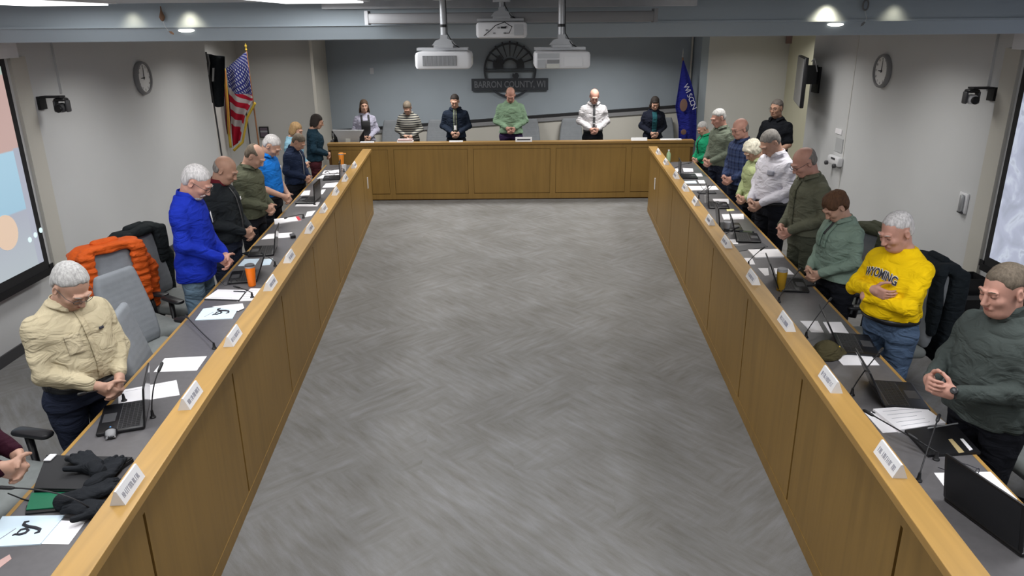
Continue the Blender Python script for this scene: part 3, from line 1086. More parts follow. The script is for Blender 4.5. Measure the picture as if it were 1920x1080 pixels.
    for i in (0, 1):
        T.add(p_cap(P_sh[i], P_sh[i].lerp(El[i], .25), .052 + sr, .055 + sr), .05)
        if sleeve == 'long':
            T.add(p_cap(P_sh[i], El[i], .056 + sr, .052 + sr), .03)
            e = El[i].lerp(Wr[i], g('cuff', .93))
            T.add(p_cap(El[i], e, .052 + sr, .038 + sr * .5), .02)
        elif sleeve == 'short':
            T.add(p_cap(P_sh[i], P_sh[i].lerp(El[i], .78), .061 + sr, .060 + sr), .03)
        elif sleeve == 'vest':
            pass
    if hem < .9:
        for s_ in (-1, 1): T.add(p_cap((s_ * .085 * f, 0, .95), (s_ * .095, .008, hem - .08), .098 * f, .092 * f), .05)
        T.clip(lambda X, Y, Z: (hem - Z).astype(np.float32), .012)
    amp = g('fold', .0058)
    T.warp(folds(amp, seed=seed, gate=lambda X, Y, Z: .45 + .55 * np.clip((1.3 - Z) / .25, 0, 1) + .5 * np.clip((np.abs(X) - .16) / .05, 0, 1)))
    # neckline
    T.add(p_cap(neck0 + Vector((0, .004, .03)), piv + Vector((0, .035, .07)), .058, .075), .006, 's')
    T.build(g('shirt_name', 'shirt'), g('shirt'), root, 1)

    # ---- collar
    ck = g('collar', 'polo')
    if ck != 'none':
        cm = MB()
        rxx, ryy = .074, .072
        gap = {'polo': .42, 'stand': .30, 'crew': 0.0, 'v': .42, 'fold': .30}[ck]
        hh = {'polo': .035, 'stand': .050, 'crew': .012, 'v': .03, 'fold': .045}[ck] * g('ch', 1)
        def cf(u, v):
            a = PI / 2 + gap + (2 * PI - 2 * gap) * u
            drop = .030 * (math.sin(a) * .5 + .5) ** 2
            flare = .004 * math.sin(v * PI) + (.010 * (1 - v) if ck != 'crew' else 0)
            return Vector(((rxx + flare) * math.cos(a), neck0.y + .018 + (ryy + flare) * math.sin(a), 1.462 - drop + hh * v + .004))
        cm.grid(36, 4, cf, .005)
        if ck in ('polo', 'v'):
            # turned-down points
            for s_ in (-1, 1):
                def cp(u, v, s_=s_):
                    a = PI / 2 - s_ * (gap + u * 1.25)
                    wdt = .038 * (1 - u * .45) if True else 0
                    z = 1.462 - .030 * (math.sin(a) * .5 + .5) ** 2 + hh + .002
                    out = .012 + .028 * v
                    zz = z - v * wdt * (1.15 if u < .3 else 1)
                    return Vector(((rxx + out) * math.cos(a), neck0.y + .018 + (ryy + out) * math.sin(a), zz))
                cm.grid(8, 3, cp, .004)
        cm.build('collar', g('collar_mat', g('shirt')), root, smooth='all')

    # ---- strips and patches that follow the chest
    def patch(nm, x0, x1, z0, z1, m, off=.006, nx=3, nz=14, skew=0.0):
        def fn(u, v):
            z = z0 + (z1 - z0) * v
            x = x0 + (x1 - x0) * u + skew * (z1 - z)
            return Vector((x, sl_.front(x, min(z, 1.47)) + off, z))
        return MB().grid(nx, nz, fn, -.004 if False else .004).build(nm, m, root, smooth='all')
    for it in g('extras', []):
        patch(*it[:6], **(it[6] if len(it) > 6 else {}))
    # ---- trousers
    Q = Field((-.30, -.25, .03), (.30, .30 + belly, min(hem, .99) + .07), max(res, .008))
    pg = .010
    tl = Loft([(z, a * (.94 if z < .95 else 1), b * (.94 if z < .95 else 1), c) for z, a, b, c in rows if z < 1.2], grow=.006 if not un else -.004)
    Q.add(tl.prim(.84, 1.0 if not un else hem + .03), .03)
    for s_ in (-1, 1):
        Q.add(p_cap((s_ * .092 * f, 0, .86), (s_ * .10, .012, .48), .092 * f, .070), .035)
        Q.add(p_cap((s_ * .10, .008, .48), (s_ * .105, -.01, .10), .070, .060), .02)
    Q.warp(folds(.003, seed=seed + 1))
    Q.build('trousers', g('pants'), root, 1)
    if not un and g('belt', True):
        bm_ = MB()
        def bf(u, v):
            a = 2 * PI * u
            rx, ry, cy = tl.at(.985)
            n = tl.n
            ca, sa = math.cos(a), math.sin(a)
            q = (abs(ca / (rx + .012)) ** n + abs(sa / (ry + .012)) ** n) ** (-1 / n)
            return Vector((q * ca, cy + q * sa, .962 + .036 * v))
        bm_.grid(40, 1, bf, .005)
        bm_.build('belt', M_black, root, smooth='all')
    for s_ in (-1, 1):
        m_ = MB().rbox(.10, .285, .075, .045, Matrix.Translation((s_ * .115, .055, .038)), 5)
        m_.build('shoe', M_shoe, root, smooth='all')
    return root, sl_, Wr, El, HM

# ------------------------------------------------------------------ the people
def cmat(n, c, **k): return cloth(n, c, **k)
K_dark = cmat('black_trousers', (.012, .013, .018)); K_navyp = cmat('navy_trousers', (.02, .025, .045))
K_jeans = cmat('blue_denim', (.075, .115, .19), var=.22, bump=.5); K_jeans2 = cmat('faded_denim', (.10, .15, .20), var=.2, bump=.5)
K_olivep = cmat('olive_trousers', (.07, .075, .055)); K_purple = cmat('dark_purple_trousers', (.035, .02, .06))


def stripes(name, a, b, f, axis=2, thr=.5, duty=None):
    m = nmat(name, a, .88, 0, .12)
    bs = m.node_tree.nodes['Principled BSDF']
    tc = N(m, 'ShaderNodeTexCoord'); sp = N(m, 'ShaderNodeSeparateXYZ'); L(m, tc.outputs['Object'], sp.inputs[0])
    mu = N(m, 'ShaderNodeMath', operation='MULTIPLY'); mu.inputs[1].default_value = f; L(m, sp.outputs[axis], mu.inputs[0])
    fr = N(m, 'ShaderNodeMath', operation='FRACT'); L(m, mu.outputs[0], fr.inputs[0])
    r = ramp(m, [(0, a), (thr, b)]); r.color_ramp.interpolation = 'CONSTANT'
    L(m, fr.outputs[0], r.inputs[0]); L(m, r.outputs[0], bs.inputs['Base Color'])
    return m


def plaid(name, base, dark, light):
    m = nmat(name, base, .88, 0, .12)
    bs = m.node_tree.nodes['Principled BSDF']
    tc = N(m, 'ShaderNodeTexCoord'); sp = N(m, 'ShaderNodeSeparateXYZ'); L(m, tc.outputs['Object'], sp.inputs[0])
    outs = []
    for ax, f in ((0, 16), (2, 13)):
        mu = N(m, 'ShaderNodeMath', operation='MULTIPLY'); mu.inputs[1].default_value = f; L(m, sp.outputs[ax], mu.inputs[0])
        fr = N(m, 'ShaderNodeMath', operation='FRACT'); L(m, mu.outputs[0], fr.inputs[0])
        r = ramp(m, [(0, base), (.30, dark), (.55, base), (.72, light), (.80, base)]); r.color_ramp.interpolation = 'CONSTANT'
        L(m, fr.outputs[0], r.inputs[0]); outs.append(r.outputs[0])
    mx = N(m, 'ShaderNodeMix', data_type='RGBA'); mx.inputs['Factor'].default_value = .5
    L(m, outs[0], mx.inputs['A']); L(m, outs[1], mx.inputs['B']); L(m, mx.outputs['Result'], bs.inputs['Base Color'])
    return m


def place_front(px, py, face, d, h, bow):
    """find where a standing figure of height h must stand so that its crown sits on this line of sight"""
    S = h / 1.75
    b = math.radians(bow)
    # crown of the bowed head, in figure space
    top = (1.505 + .105 * math.cos(b) + .028 * math.sin(b) * -1 + math.hypot(.080 * math.cos(b), .098 * math.sin(b)) + .036 * math.cos(b) + .008) * S
    fwd = (.025 + .105 * math.sin(b) + .028 * math.cos(b) + .036 * math.sin(b) * .6) * S
    q = atz(px, py, top)
    a = math.radians(face)
    return Vector((q.x - fwd * math.cos(a), q.y - fwd * math.sin(a), 0))


def stand(label, px, py, face, h, bow=35, d=.17, **k):
    """h is only a first guess: the figure stands d metres behind the worktop's edge and is as tall as that needs"""
    lo, hi = 1.2, 2.1
    for _ in range(30):
        h = (lo + hi) / 2
        p = place_front(px, py, face, 0, h, bow)
        e = abs(p.x) - (abs(xL(p.y)) if p.x < 0 else xR(p.y)) - .68
        if e > d: lo = h
        else: hi = h
    print('FIG', label[:40], round(h, 3), [round(v, 2) for v in p])
    return person(label, p, face, h, bow=bow, **k)


W_ = {}
# left row, nearest first
W_['beige'] = stand('person in a beige button shirt and glasses, head bowed, nearest on the left', 128, 499, -28, 1.60, 42, d=.16, fat=1.22, belly=.06, sh=.205,
      shirt=cmat('beige_shirt', (.50, .43, .29), bump=.2), pants=K_navyp, res=.005, untucked=0, hem=.97, hair='silver', style='short', thick=.009, glasses=True,
      head=1.1, wz=.99, wy=.23, seed=1.3, hairline=-.008, cuff=.80, thin=1, sr=.004,
      extras=[('placket', -.016, .016, 1.02, 1.42, cmat('beige_placket', (.46, .39, .26)), dict(off=.008)),
              ('chest_pocket', .05, .13, 1.20, 1.31, cmat('beige_pocket', (.48, .41, .28)), dict(off=.006)),
              ('chest_logo', -.10, -.07, 1.285, 1.30, M_ink, dict(off=.010, nz=2))])
W_['blue'] = stand('person in a royal blue pullover and jeans with short white hair and glasses', 368, 311, -2, 1.76, 38, d=.15, fat=.93, sh=.178, belly=.03,
      shirt=cmat('royal_blue_fleece', (.010, .028, .36), rough=.8), pants=K_jeans2, res=.006, hair='white', style='short', glasses=True, beard='white', head=1.05,
      collar='stand', wz=.97, seed=2.1, skin='pink', hem=.80, wx=.05,
      extras=[('chest_patch', -.13, -.07, 1.235, 1.315, M_white, dict(off=.010, nz=3)), ('patch_print', -.115, -.085, 1.24, 1.255, M_ink, dict(off=.013, nz=2))])
W_['bald'] = stand('bald person in a black jacket with dark red collar lining', 422, 293, -6, 1.72, 32, d=.15, fat=1.12, belly=.03,
      shirt=cmat('black_jacket', (.016, .019, .022)), shirt_name='jacket', pants=K_navyp, res=.0065, hair='grey', style='bald', collar='stand', collar_mat=cmat('dark_red_knit', (.10, .012, .018)),
      seed=3.3, skin='tan', wz=1.02, ring=.005,
      extras=[('zip', -.006, .006, .96, 1.42, M_dgrey, dict(off=.008)), ('chest_badge', -.105, -.075, 1.29, 1.32, M_white, dict(off=.010, nz=2))])
W_['olive'] = stand('person in an olive grey jacket with greying brown hair, behind the bald person', 478, 271, -8, 1.68, 42, d=.15, fat=1.05, shirt=cmat('olive_grey_jacket', (.085, .09, .06)),
      shirt_name='jacket', pants=K_dark, res=.007, hair='ash', style='receding', collar='polo', seed=4, skin='light', wz=1.03)
W_['whitecap'] = stand('person in a bright blue short-sleeved polo shirt with white hair', 510, 253, -10, 1.70, 45, d=.15, fat=1.08, belly=.02, shirt=cmat('azure_polo', (.012, .16, .56)),
      pants=K_dark, res=.007, hair='white', style='short', collar='polo', sleeve='short', seed=5, skin='light', untucked=0, hem=.97, thin=1, wz=.98,
      extras=[('chest_logo', -.10, -.07, 1.29, 1.32, M_white, dict(off=.01, nz=2))])
W_['navy'] = stand('person in a navy blue zip jacket with brown hair on the left row', 560, 251, -15, 1.60, 45, d=.15, fat=1.05, shirt=cmat('navy_jacket', (.014, .022, .05)), shirt_name='jacket',
      pants=K_dark, res=.008, hair='ash', style='short', collar='stand', seed=6, skin='tan', wz=1.02,
      extras=[('zip', -.006, .006, .96, 1.42, M_grey, dict(off=.008))])
W_['ltblue'] = stand('person in a light blue top with blonde brown hair', 555, 229, -12, 1.62, 28, d=.36, woman=1, shirt=cmat('light_blue_top', (.20, .36, .46)),
      pants=K_dark, res=.008, hair='blonde', style='bob', collar='none', seed=7, skin='light', fringe=0)
W_['teal'] = stand('person in a dark teal sweater with dark brown bobbed hair', 594, 214, 12, 1.63, 22, woman=1, shirt=cmat('dark_teal_sweater', (.012, .032, .05)),
      pants=cmat('maroon_trousers', (.06, .015, .02)), res=.008, hair='dark', style='bob', collar='none', seed=8, skin='tan', fringe=0)
# person at the bottom left corner, mostly outside the frame
W_['maroon'] = (person('person in dark maroon knitwear with clasped hands at the lower left corner', (-2.46, 2.80, 0), 4, 1.70, bow=30, fat=1.05, woman=1,
      shirt=cmat('maroon_knit', (.030, .006, .014)), pants=K_dark, res=.006, hair='brown', style='bob', collar='none', seed=9, wz=1.03, wy=.30),)
# right row, nearest first
W_['fleece'] = stand('person in a dark grey quarter-zip fleece with a wrist watch, nearest on the right', 1890, 500, 196, 1.70, 15, fat=1.16, belly=.05, sh=.20,
      shirt=cmat('charcoal_fleece', (.055, .066, .062), rough=.95), pants=K_dark, res=.005, hair='ash', style='short', collar='stand', seed=10.4, skin='pink', pose='lace',
      wz=1.10, wy=.30, wx=.075, hem=.88, ch=1.4, head=1.1, cuff=.90, fold=.006, thick=.006)
W_['yellow'] = stand('person in a bright yellow sweatshirt with arms crossed and blue jeans', 1684, 400, 200, 1.66, 26, fat=1.12, belly=.05, sh=.20,
      shirt=cmat('yellow_sweatshirt', (.86, .56, .005), bump=.2), pants=K_jeans, res=.0055, hair='white', style='short', collar='crew', seed=11.5, skin='pink', pose='cross',
      untucked=0, hem=.955, head=1.08, brow='white', hairline=.000, fold=.007, thick=.004)
W_['sage'] = stand('person in a sage green blazer with reddish brown hair', 1567, 361, 196, 1.62, 42, woman=1, fat=1.12, belly=.02, shirt=cmat('sage_blazer', (.19, .26, .215)), shirt_name='blazer',
      pants=K_dark, res=.006, hair='auburn', style='short', thick=.022, hairline=.034, hairnoise=.004, collar='v', seed=12, skin='light', hem=.93, wz=1.0, wy=.22, sh=.175,
      extras=[('inner_top', -.016, .016, 1.33, 1.45, M_blackm, dict(off=.006, skew=0)), ('lapel', .016, .05, 1.22, 1.44, cmat('sage_lapel', (.17, .24, .195)), dict(off=.010)), ('lapel', -.05, -.016, 1.22, 1.44, cmat('sage_lapel2', (.17, .24, .195)), dict(off=.010))])
W_['oliveR'] = stand('bald person in an olive green shirt and trousers with glasses', 1508, 277, 190, 1.76, 33, fat=1.06, shirt=cmat('olive_shirt', (.115, .118, .085)), pants=K_olivep,
      res=.0065, hair='grey', style='bald', glasses=True, collar='polo', seed=13, skin='pink', untucked=1, hem=.96, wz=1.0, ring=.05,
      extras=[('placket', -.014, .014, 1.0, 1.42, cmat('olive_placket', (.10, .103, .072)), dict(off=.007))])
W_['white'] = stand('person in a white long-sleeved shirt and black trousers with grey hair', 1444, 244, 202, 1.76, 42, fat=1.1, belly=.02, shirt=cmat('white_shirt', (.66, .64, .70), bump=.2), pants=K_dark,
      res=.007, hair='grey', style='short', collar='polo', seed=14, skin='light', untucked=0, hem=.96, wz=.98, thin=1,
      extras=[('chest_print', -.13, -.06, 1.26, 1.31, M_inkg, dict(off=.009, nz=3))])
W_['ladyg'] = stand('short person in a pale lime green jacket with curly white hair', 1411, 263, 200, 1.55, 42, woman=1, fat=1.05, shirt=cmat('lime_jacket', (.42, .48, .25)), shirt_name='jacket',
      pants=K_dark, res=.0075, hair='cream', style='puffy', collar='polo', seed=15, skin='light', wz=1.0)
W_['plaid'] = stand('bald person in a blue plaid shirt with glasses', 1388, 222, 203, 1.74, 20, fat=1.05, shirt=plaid('blue_plaid', (.04, .06, .14), (.015, .02, .05), (.10, .12, .2)), pants=K_navyp,
      res=.008, hair='grey', style='bald', glasses=True, collar='polo', seed=16, skin='pink', untucked=1, hem=.92, wz=1.0, ring=.02)
W_['greyj'] = stand('person in a sage grey jacket with thin grey hair near the dais', 1347, 204, 200, 1.72, 25, fat=1.1, shirt=cmat('sage_grey_jacket', (.13, .15, .115)), shirt_name='jacket', pants=K_navyp,
      res=.008, hair='silver', style='short', collar='polo', seed=17, skin='pink', wz=1.0, hairline=.008)
W_['green'] = stand('short person in a bright green open jacket, farthest in the right row', 1317, 228, 200, 1.52, 35, d=.17, woman=1, fat=1.1, shirt=cmat('emerald_jacket', (.015, .27, .13)), shirt_name='jacket', pants=K_dark,
      res=.008, hair='silver', style='short', collar='v', seed=18, skin='light', wz=1.0,
      extras=[('lanyard', -.012, .012, 1.1, 1.42, M_black, dict(off=.008))])
# standing apart at the right
p = atz(1468, 183, 1.745); 
W_['polo'] = (person('person in a black polo shirt standing apart beside the television', (p.x - .05, p.y - .02, 0), 222, 1.75, bow=8, fat=1.08, belly=.02,
      shirt=cmat('black_polo', (.008, .009, .012)), pants=K_dark, res=.008, hair='pepper', style='short', glasses=True, collar='polo', sleeve='short', seed=19, skin='tan', wz=.95, hairline=.012),)

# the dais row: (px, py) of the crown, height, looks
DY = 13.36
def dais(label, px, py, h, face=270, bow=30, y=DY, **k):
    S = h / 1.75
    q = aty(px, py, y)
    return person(label, (q.x, y + .12 * S, 0), face, h, bow=bow, **k)
def hfor(py, px, bow):
    z = aty(px, py, DY).z
    b = math.radians(bow)
    t = 1.505 + .105 * math.cos(b) - .028 * math.sin(b) + math.hypot(.080 * math.cos(b), .098 * math.sin(b)) + .036 * math.cos(b) + .008
    return z / t * 1.75
M_strp = stripes('striped_knit', (.30, .29, .25), (.03, .03, .035), 24, 2, .55)
dais('person in a black sleeveless dress over a pale lilac shirt behind the monitor', 679, 187, hfor(187, 679, 5), 285, 5, woman=1, shirt=cmat('lilac_shirt', (.36, .35, .44)), pants=K_dark,
     res=.009, hair='brown', style='long', collar='none', fringe=0, seed=21, skin='light',
     extras=[('pinafore', -.085, .085, .98, 1.34, M_blackm, dict(off=.010, nx=8)), ('pinafore_strap', -.085, -.05, 1.34, 1.44, M_blackm, dict(off=.010)),
             ('pinafore_strap', .05, .085, 1.34, 1.44, M_blackm, dict(off=.010))])
dais('person in a grey and black striped sweater with grey-brown hair at the dais', 763, 190, hfor(190, 763, 45), 270, 45, woman=1, shirt=M_strp, pants=K_dark,
     res=.009, hair='ash', style='short', collar='crew', seed=22, skin='light', fat=1.1)
dais('person in a dark suit jacket, shirt and lanyard at the dais', 852, 177, hfor(177, 852, 25), 270, 25, shirt=cmat('dark_suit', (.012, .018, .032)), shirt_name='jacket', pants=K_dark,
     res=.009, hair='dark', style='short', collar='v', seed=23, skin='light', fold=.002,
     extras=[('shirt_front', -.034, .034, 1.05, 1.45, cmat('grey_green_shirt', (.14, .16, .12)), dict(off=.007)), ('lanyard', -.010, .010, 1.14, 1.42, M_ink, dict(off=.011)),
             ('name_badge', -.022, .022, 1.08, 1.16, M_white, dict(off=.014))])
dais('person in a pale mint green sweater at the centre of the dais', 957, 164, hfor(164, 957, 38), 270, 38, shirt=cmat('mint_sweater', (.20, .30, .20)), pants=K_purple,
     res=.008, hair='ash', style='receding', collar='crew', seed=24, skin='pink', fat=1.1, belly=.02, beard='ash')
dais('bald person in a white shirt and grey tie at the dais', 1115, 167, hfor(167, 1115, 32), 270, 32, shirt=cmat('white_dress_shirt', (.60, .58, .60)), pants=K_dark,
     res=.008, hair='grey', style='bald', collar='polo', glasses=True, seed=25, skin='pink', untucked=0, hem=.97, ring=.01,
     extras=[('tie', -.020, .020, 1.02, 1.43, M_dgrey, dict(off=.010)), ('tie_stripe', -.020, .020, 1.10, 1.13, M_grey, dict(off=.013, nz=2)), ('tie_stripe', -.020, .020, 1.22, 1.25, M_grey, dict(off=.013, nz=2))])
dais('person in a black cardigan over a teal top with long dark hair and fringe', 1229, 181, hfor(181, 1229, 30), 270, 30, woman=1, shirt=cmat('black_cardigan', (.010, .012, .022)), shirt_name='cardigan', pants=K_dark,
     res=.009, hair='dark', style='long', collar='none', seed=26, skin='light', fat=1.05,
     extras=[('inner_top', -.045, .045, .98, 1.42, cmat('teal_top', (.015, .07, .085)), dict(off=.008, nx=6))])

# black arched lettering across the yellow sweatshirt
root, lf, _, _, _ = W_['yellow']
def chest(co, lift=.0):
    x, z = co.x, co.y
    z2 = 1.30 + z - 1.4 * x * x
    return Vector((x, lf.front(x, z2) + .012 + lift + co.z, z2))
for body, off, mt, lift in (('WYOMING', .0042, M_white, .0), ('WYOMING', .0012, M_ink, .002)):
    text_mesh('chest_lettering' if mt is M_ink else 'lettering_outline', body, .080, mt, root, (lambda l: (lambda c: chest(Vector((-c.x, c.y, c.z)), l)))(lift), .0015, off, .27)
# wrist watch on the charcoal fleece person's wrist
root, lf, Wr, El, _ = W_['fleece']
w = Wr[0]; dirn = (Wr[0] - El[0]).normalized()
rot = dirn.to_track_quat('Z', 'Y').to_matrix().to_4x4()
wt_ = MB().lathe([(.0285, -.011), (.0305, -.011), (.0305, .011), (.0285, .011)], 24, Matrix.Translation(w - dirn * .004) @ rot, closed=False).build('watch_strap', M_black, root, smooth=True)
MB().lathe([(.018, 0), (.018, .007), (.015, .009)], 20, Matrix.Translation(w - dirn * .004 + Vector((-.012, .022, .022))) @ Vector((-.4, .7, .7)).to_track_quat('Z', 'Y').to_matrix().to_4x4()).build('watch_case', M_black, root, smooth=True)

# ------------------------------------------------------------------ projectors on ceiling poles
def projector(px, py, y, label, faces, width_px, vent_side):
    c = aty(px, py, y)
    t = empty('ceiling_projector', (c.x, c.y, c.z), 0, label, 'projector', 'projectors hung from the ceiling')
    w = .345; d = .30; h = .105
    MB().rbox(w, d, h, .022, None, 4).build('housing', M_white, t, smooth=True)
    fy = -d / 2 - .001
    if faces == 'grille':
        g = MB().box(-.125, .085, fy - .003, fy, -.030, .030); gr = g.build('grille', M_grey, t)
        m = MB()
        for k in range(26): m.box(-.122 + k * .0079, -.119 + k * .0079, fy - .006, fy - .003, -.028, .028)
        m.build('slat', M_lgrey, gr)
        MB().rbox(.03, .06, .05, .01, Matrix.Translation((.165, -.04, -.005)), 3).build('knob_cover', M_offw, t)
    elif faces == 'ports':
        m = MB().box(-.155, -.02, fy - .004, fy, .012, .042); m.build('grille', M_lgrey, t)
        m = MB().box(-.155, -.105, fy - .004, fy, -.045, .005); m.build('grille', M_lgrey, t)
        MB().box(-.095, -.02, fy - .004, fy, -.018, .004).build('port_panel', M_grey, t)
        MB().box(-.10, -.02, fy - .005, fy, -.045, -.022).build('cover', M_offw, t)
        MB().box(.01, .12, fy - .003, fy, -.035, .02).build('cover', M_white, t)
    else:
        for x, z in ((-.10, .0), (-.05, -.02), (-.02, .015), (.02, -.02), (.03, .02)):
            MB().box(x - .008, x + .008, fy - .003, fy, z - .005, z + .005).build('port', M_grey, t)
        MB().box(-.005, .03, fy - .004, fy, .010, .022).build('port', M_black, t)
        MB().box(.085, .145, fy - .003, fy, -.035, .035).build('grille', M_lgrey, t)
        MB().tube([(-.12, fy - .004, -.035), (-.08, fy - .012, -.005), (-.04, fy - .02, .03), (.02, fy - .03, .05), (.07, fy - .02, .02), (.05, fy - .01, -.02), (.02, fy - .006, -.02)], .003, 6).build('cable', M_black, t, smooth='all')
    # mount
    m = MB().box(-.17, .15, -.05, -.02, .058, .074); m.box(-.17, .15, .03, .06, .058, .074); m.box(-.06, .06, -.08, .09, .074, .088)
    m.build('mount_bracket', M_lgrey, t)
    MB().prism([(-.075, .088), (.075, .088), (.05, .118), (.022, .126), (.022, .15), (-.022, .15), (-.022, .126), (-.05, .118)], -.03, .03,
               Matrix(((1, 0, 0, 0), (0, 0, 1, 0), (0, 1, 0, 0), (0, 0, 0, 1)))).build('mount_yoke', M_lgrey, t)
    MB().tube([(0, 0, .13), (0, 0, CEIL_Z - c.z)], .021, 14).build('pole', M_lgrey, t, smooth=True)
    MB().lathe([(.024, .195), (.024, .212)], 16).build('collar', M_black, t, smooth=True)
    MB().lathe([(.06, CEIL_Z - c.z - .02), (.06, CEIL_Z - c.z)], 20).build('ceiling_plate', M_white, t, smooth=True)
    m = MB().tube([(.018, -.02, CEIL_Z - c.z), (.02, -.025, .3), (.022, -.02, .16), (.06, -.03, .095), (.10, -.02, .07)], .0035, 6)
    m.build('cable', M_blackm, t, smooth='all')
    return t
projector(834, 112, 5.0, 'white projector with a wide slatted grille, left of the three', 'grille', 100, 0)
projector(1052, 111, 5.0, 'white projector with connector panel and vents, right of the three', 'ports', 100, 0)
p3 = projector(941, 56, 5.52, 'smaller dimmer projector with looping cable, between and behind the other two', 'small', 85, 0)

# white case of a roll-down projection screen in front of the fascia
s0 = aty(688, 16, 5.55); s1 = aty(1228, 16, 5.55)
t = empty('screen_case', ((s0.x + s1.x) / 2, 5.55, 2.80), 0, 'long white case of a rolled-up projection screen below the ceiling', 'projector screen')
hw = (s1.x - s0.x) / 2
MB().rbox(hw * 2, .10, .07, .015, None).build('case', M_grey, t, smooth=True)
for s_ in (-1, 1): MB().box(s_ * hw - .012, s_ * hw + .012, -.055, .055, -.04, .05).build('end_cap', M_grey, t)

# paper ornaments hanging off the fascia
for px, py, lab, mm in ((302, 20, 'small brown teardrop ornament hanging on the left fascia', nmat('brown_paper', (.18, .10, .06), .8)),
                        (1624, 4, 'small grey looped ornament hanging on the right fascia', nmat('grey_paper', (.16, .16, .16), .8))):
    q = aty(px, py, YF - .02)
    t = empty('hanging_ornament', tuple(q), 0, lab, 'ornament')
    if px < 900:
        MB().lathe([(.004, .03), (.006, .0), (.016, -.03), (.020, -.045), (.012, -.065), (.003, -.072)][::-1], 14).build('drop', mm, t, smooth=True)
    else:
        MB().tube([(.02 * math.cos(a), 0, -.02 + .035 * math.sin(a)) for a in np.linspace(0, 2 * PI, 16)], .006, 7).build('loop', mm, t, smooth=True)
    MB().tube([(0, 0, -.06), (.012 if px < 900 else .02, 0, -.11), (.03 if px < 900 else .01, 0, -.135)], .0015, 5).build('string', M_offw, t)
    sx = .05 if px < 900 else -.005
    MB().prism([(-.02, -.004), (0, .008), (.018, .004), (.022, -.006), (0, -.010)], -.002, .002,
               Matrix.Translation((sx, 0, -.148)) @ Matrix.Rotation(.6 if px < 900 else -.8, 4, 'Y') @ Matrix.Rotation(PI / 2, 4, 'X')).build('tag', mm, t)

# ------------------------------------------------------------------ wall clocks, wall cameras
M_dial = nmat('clock_dial', (.86, .86, .86), .5)
def clock(side, y, z, label):
    sg = -1 if side == 'l' else 1
    t = empty('wall_clock', (sg * WX, y, z), 0, label, 'clock', 'wall clocks')
    R = Matrix.Rotation(-sg * PI / 2, 4, 'Y')  # local +z -> into the room
    Rm = MB().lathe([(.168, 0), (.190, .004), (.193, .03), (.185, .052), (.172, .058), (.164, .052), (.162, .03)], 48, R, closed=False)
    Rm.build('rim', M_grey, t, smooth=True)
    MB().lathe([(.166, .0), (.166, .032)], 48, R).build('dial', M_dial, t, smooth=True)
    # view into +z of R: hands; local x -> vertical, y -> along the wall
    def P(r, ang):  # ang clockwise from 12 as seen from the room
        v = Vector((0, math.sin(ang) * r * (1 if sg < 0 else -1), math.cos(ang) * r))
        return v
    off = Vector((-sg * .036, 0, 0))
    def hand(ang, ln, w, nm):
        a = P(-.02, ang) + off; b = P(ln, ang) + off; n = P(w, ang + PI / 2)
        th = Vector((-sg * .003, 0, 0))
        MB().add([a - n, b - n * .5, b + n * .5, a + n, a - n + th, b - n * .5 + th, b + n * .5 + th, a + n + th],
                 [(0, 1, 2, 3), (7, 6, 5, 4), (0, 4, 5, 1), (1, 5, 6, 2), (2, 6, 7, 3), (3, 7, 4, 0)]).build(nm, M_ink, t)
    hand(math.radians(270), .075, .008, 'hour_hand')
    hand(math.radians(4), .12, .006, 'minute_hand')
    for k in range(12):
        a = k * PI / 6
        q = P(.135, a) + off
        text_mesh('numeral', str(k if k else 12), .036, M_ink, t,
                  Matrix.Translation(q) @ Matrix.Rotation(PI / 2 if sg < 0 else -PI / 2, 4, 'Z') @ Matrix.Rotation(PI / 2, 4, 'X'), .0006)
clock('l', 9.33, 2.19, 'round grey-rimmed clock on the left wall reading nine')
clock('r', 9.20, 2.20, 'round grey-rimmed clock on the right wall reading nine')

def wall_cam(sg, y, z, label):
    t = empty('wall_camera', (sg * WX, y, z), 0, label, 'camera', 'pan and tilt cameras on the walls')
    m = -sg
    MB().box(min(0, m * .03), max(0, m * .03), -.05, .05, -.06, .06).build('wall_plate', M_black, t)
    MB().box(min(m * .03, m * .22), max(m * .03, m * .22), -.045, .045, .045, .062).build('arm', M_blackm, t)
    MB().rbox(.10, .10, .03, .015, Matrix.Translation((m * .20, 0, .028))).build('base', M_black, t, smooth=True)
    MB().rbox(.022, .07, .11, .01, Matrix.Translation((m * .20 - .055, 0, -.03))).build('yoke_arm', M_dgrey, t, smooth=True)
    MB().rbox(.022, .07, .11, .01, Matrix.Translation((m * .20 + .055, 0, -.03))).build('yoke_arm', M_dgrey, t, smooth=True)
    MB().rbox(.085, .11, .085, .03, Matrix.Translation((m * .20, -.01, -.045)), 6).build('camera_head', M_dgrey if sg < 0 else M_white, t, smooth=True)
    MB().lathe([(.034, 0), (.036, .02), (.028, .028)], 20, Matrix.Translation((m * .20, -.06, -.05)) @ Matrix.Rotation(PI / 2, 4, 'X')).build('lens', M_black, t, smooth=True)
wall_cam(-1, 7.25, 2.10, 'black pan-tilt camera on a bracket on the left wall')
wall_cam(1, 7.05, 2.12, 'black pan-tilt camera with a white head on the right wall')

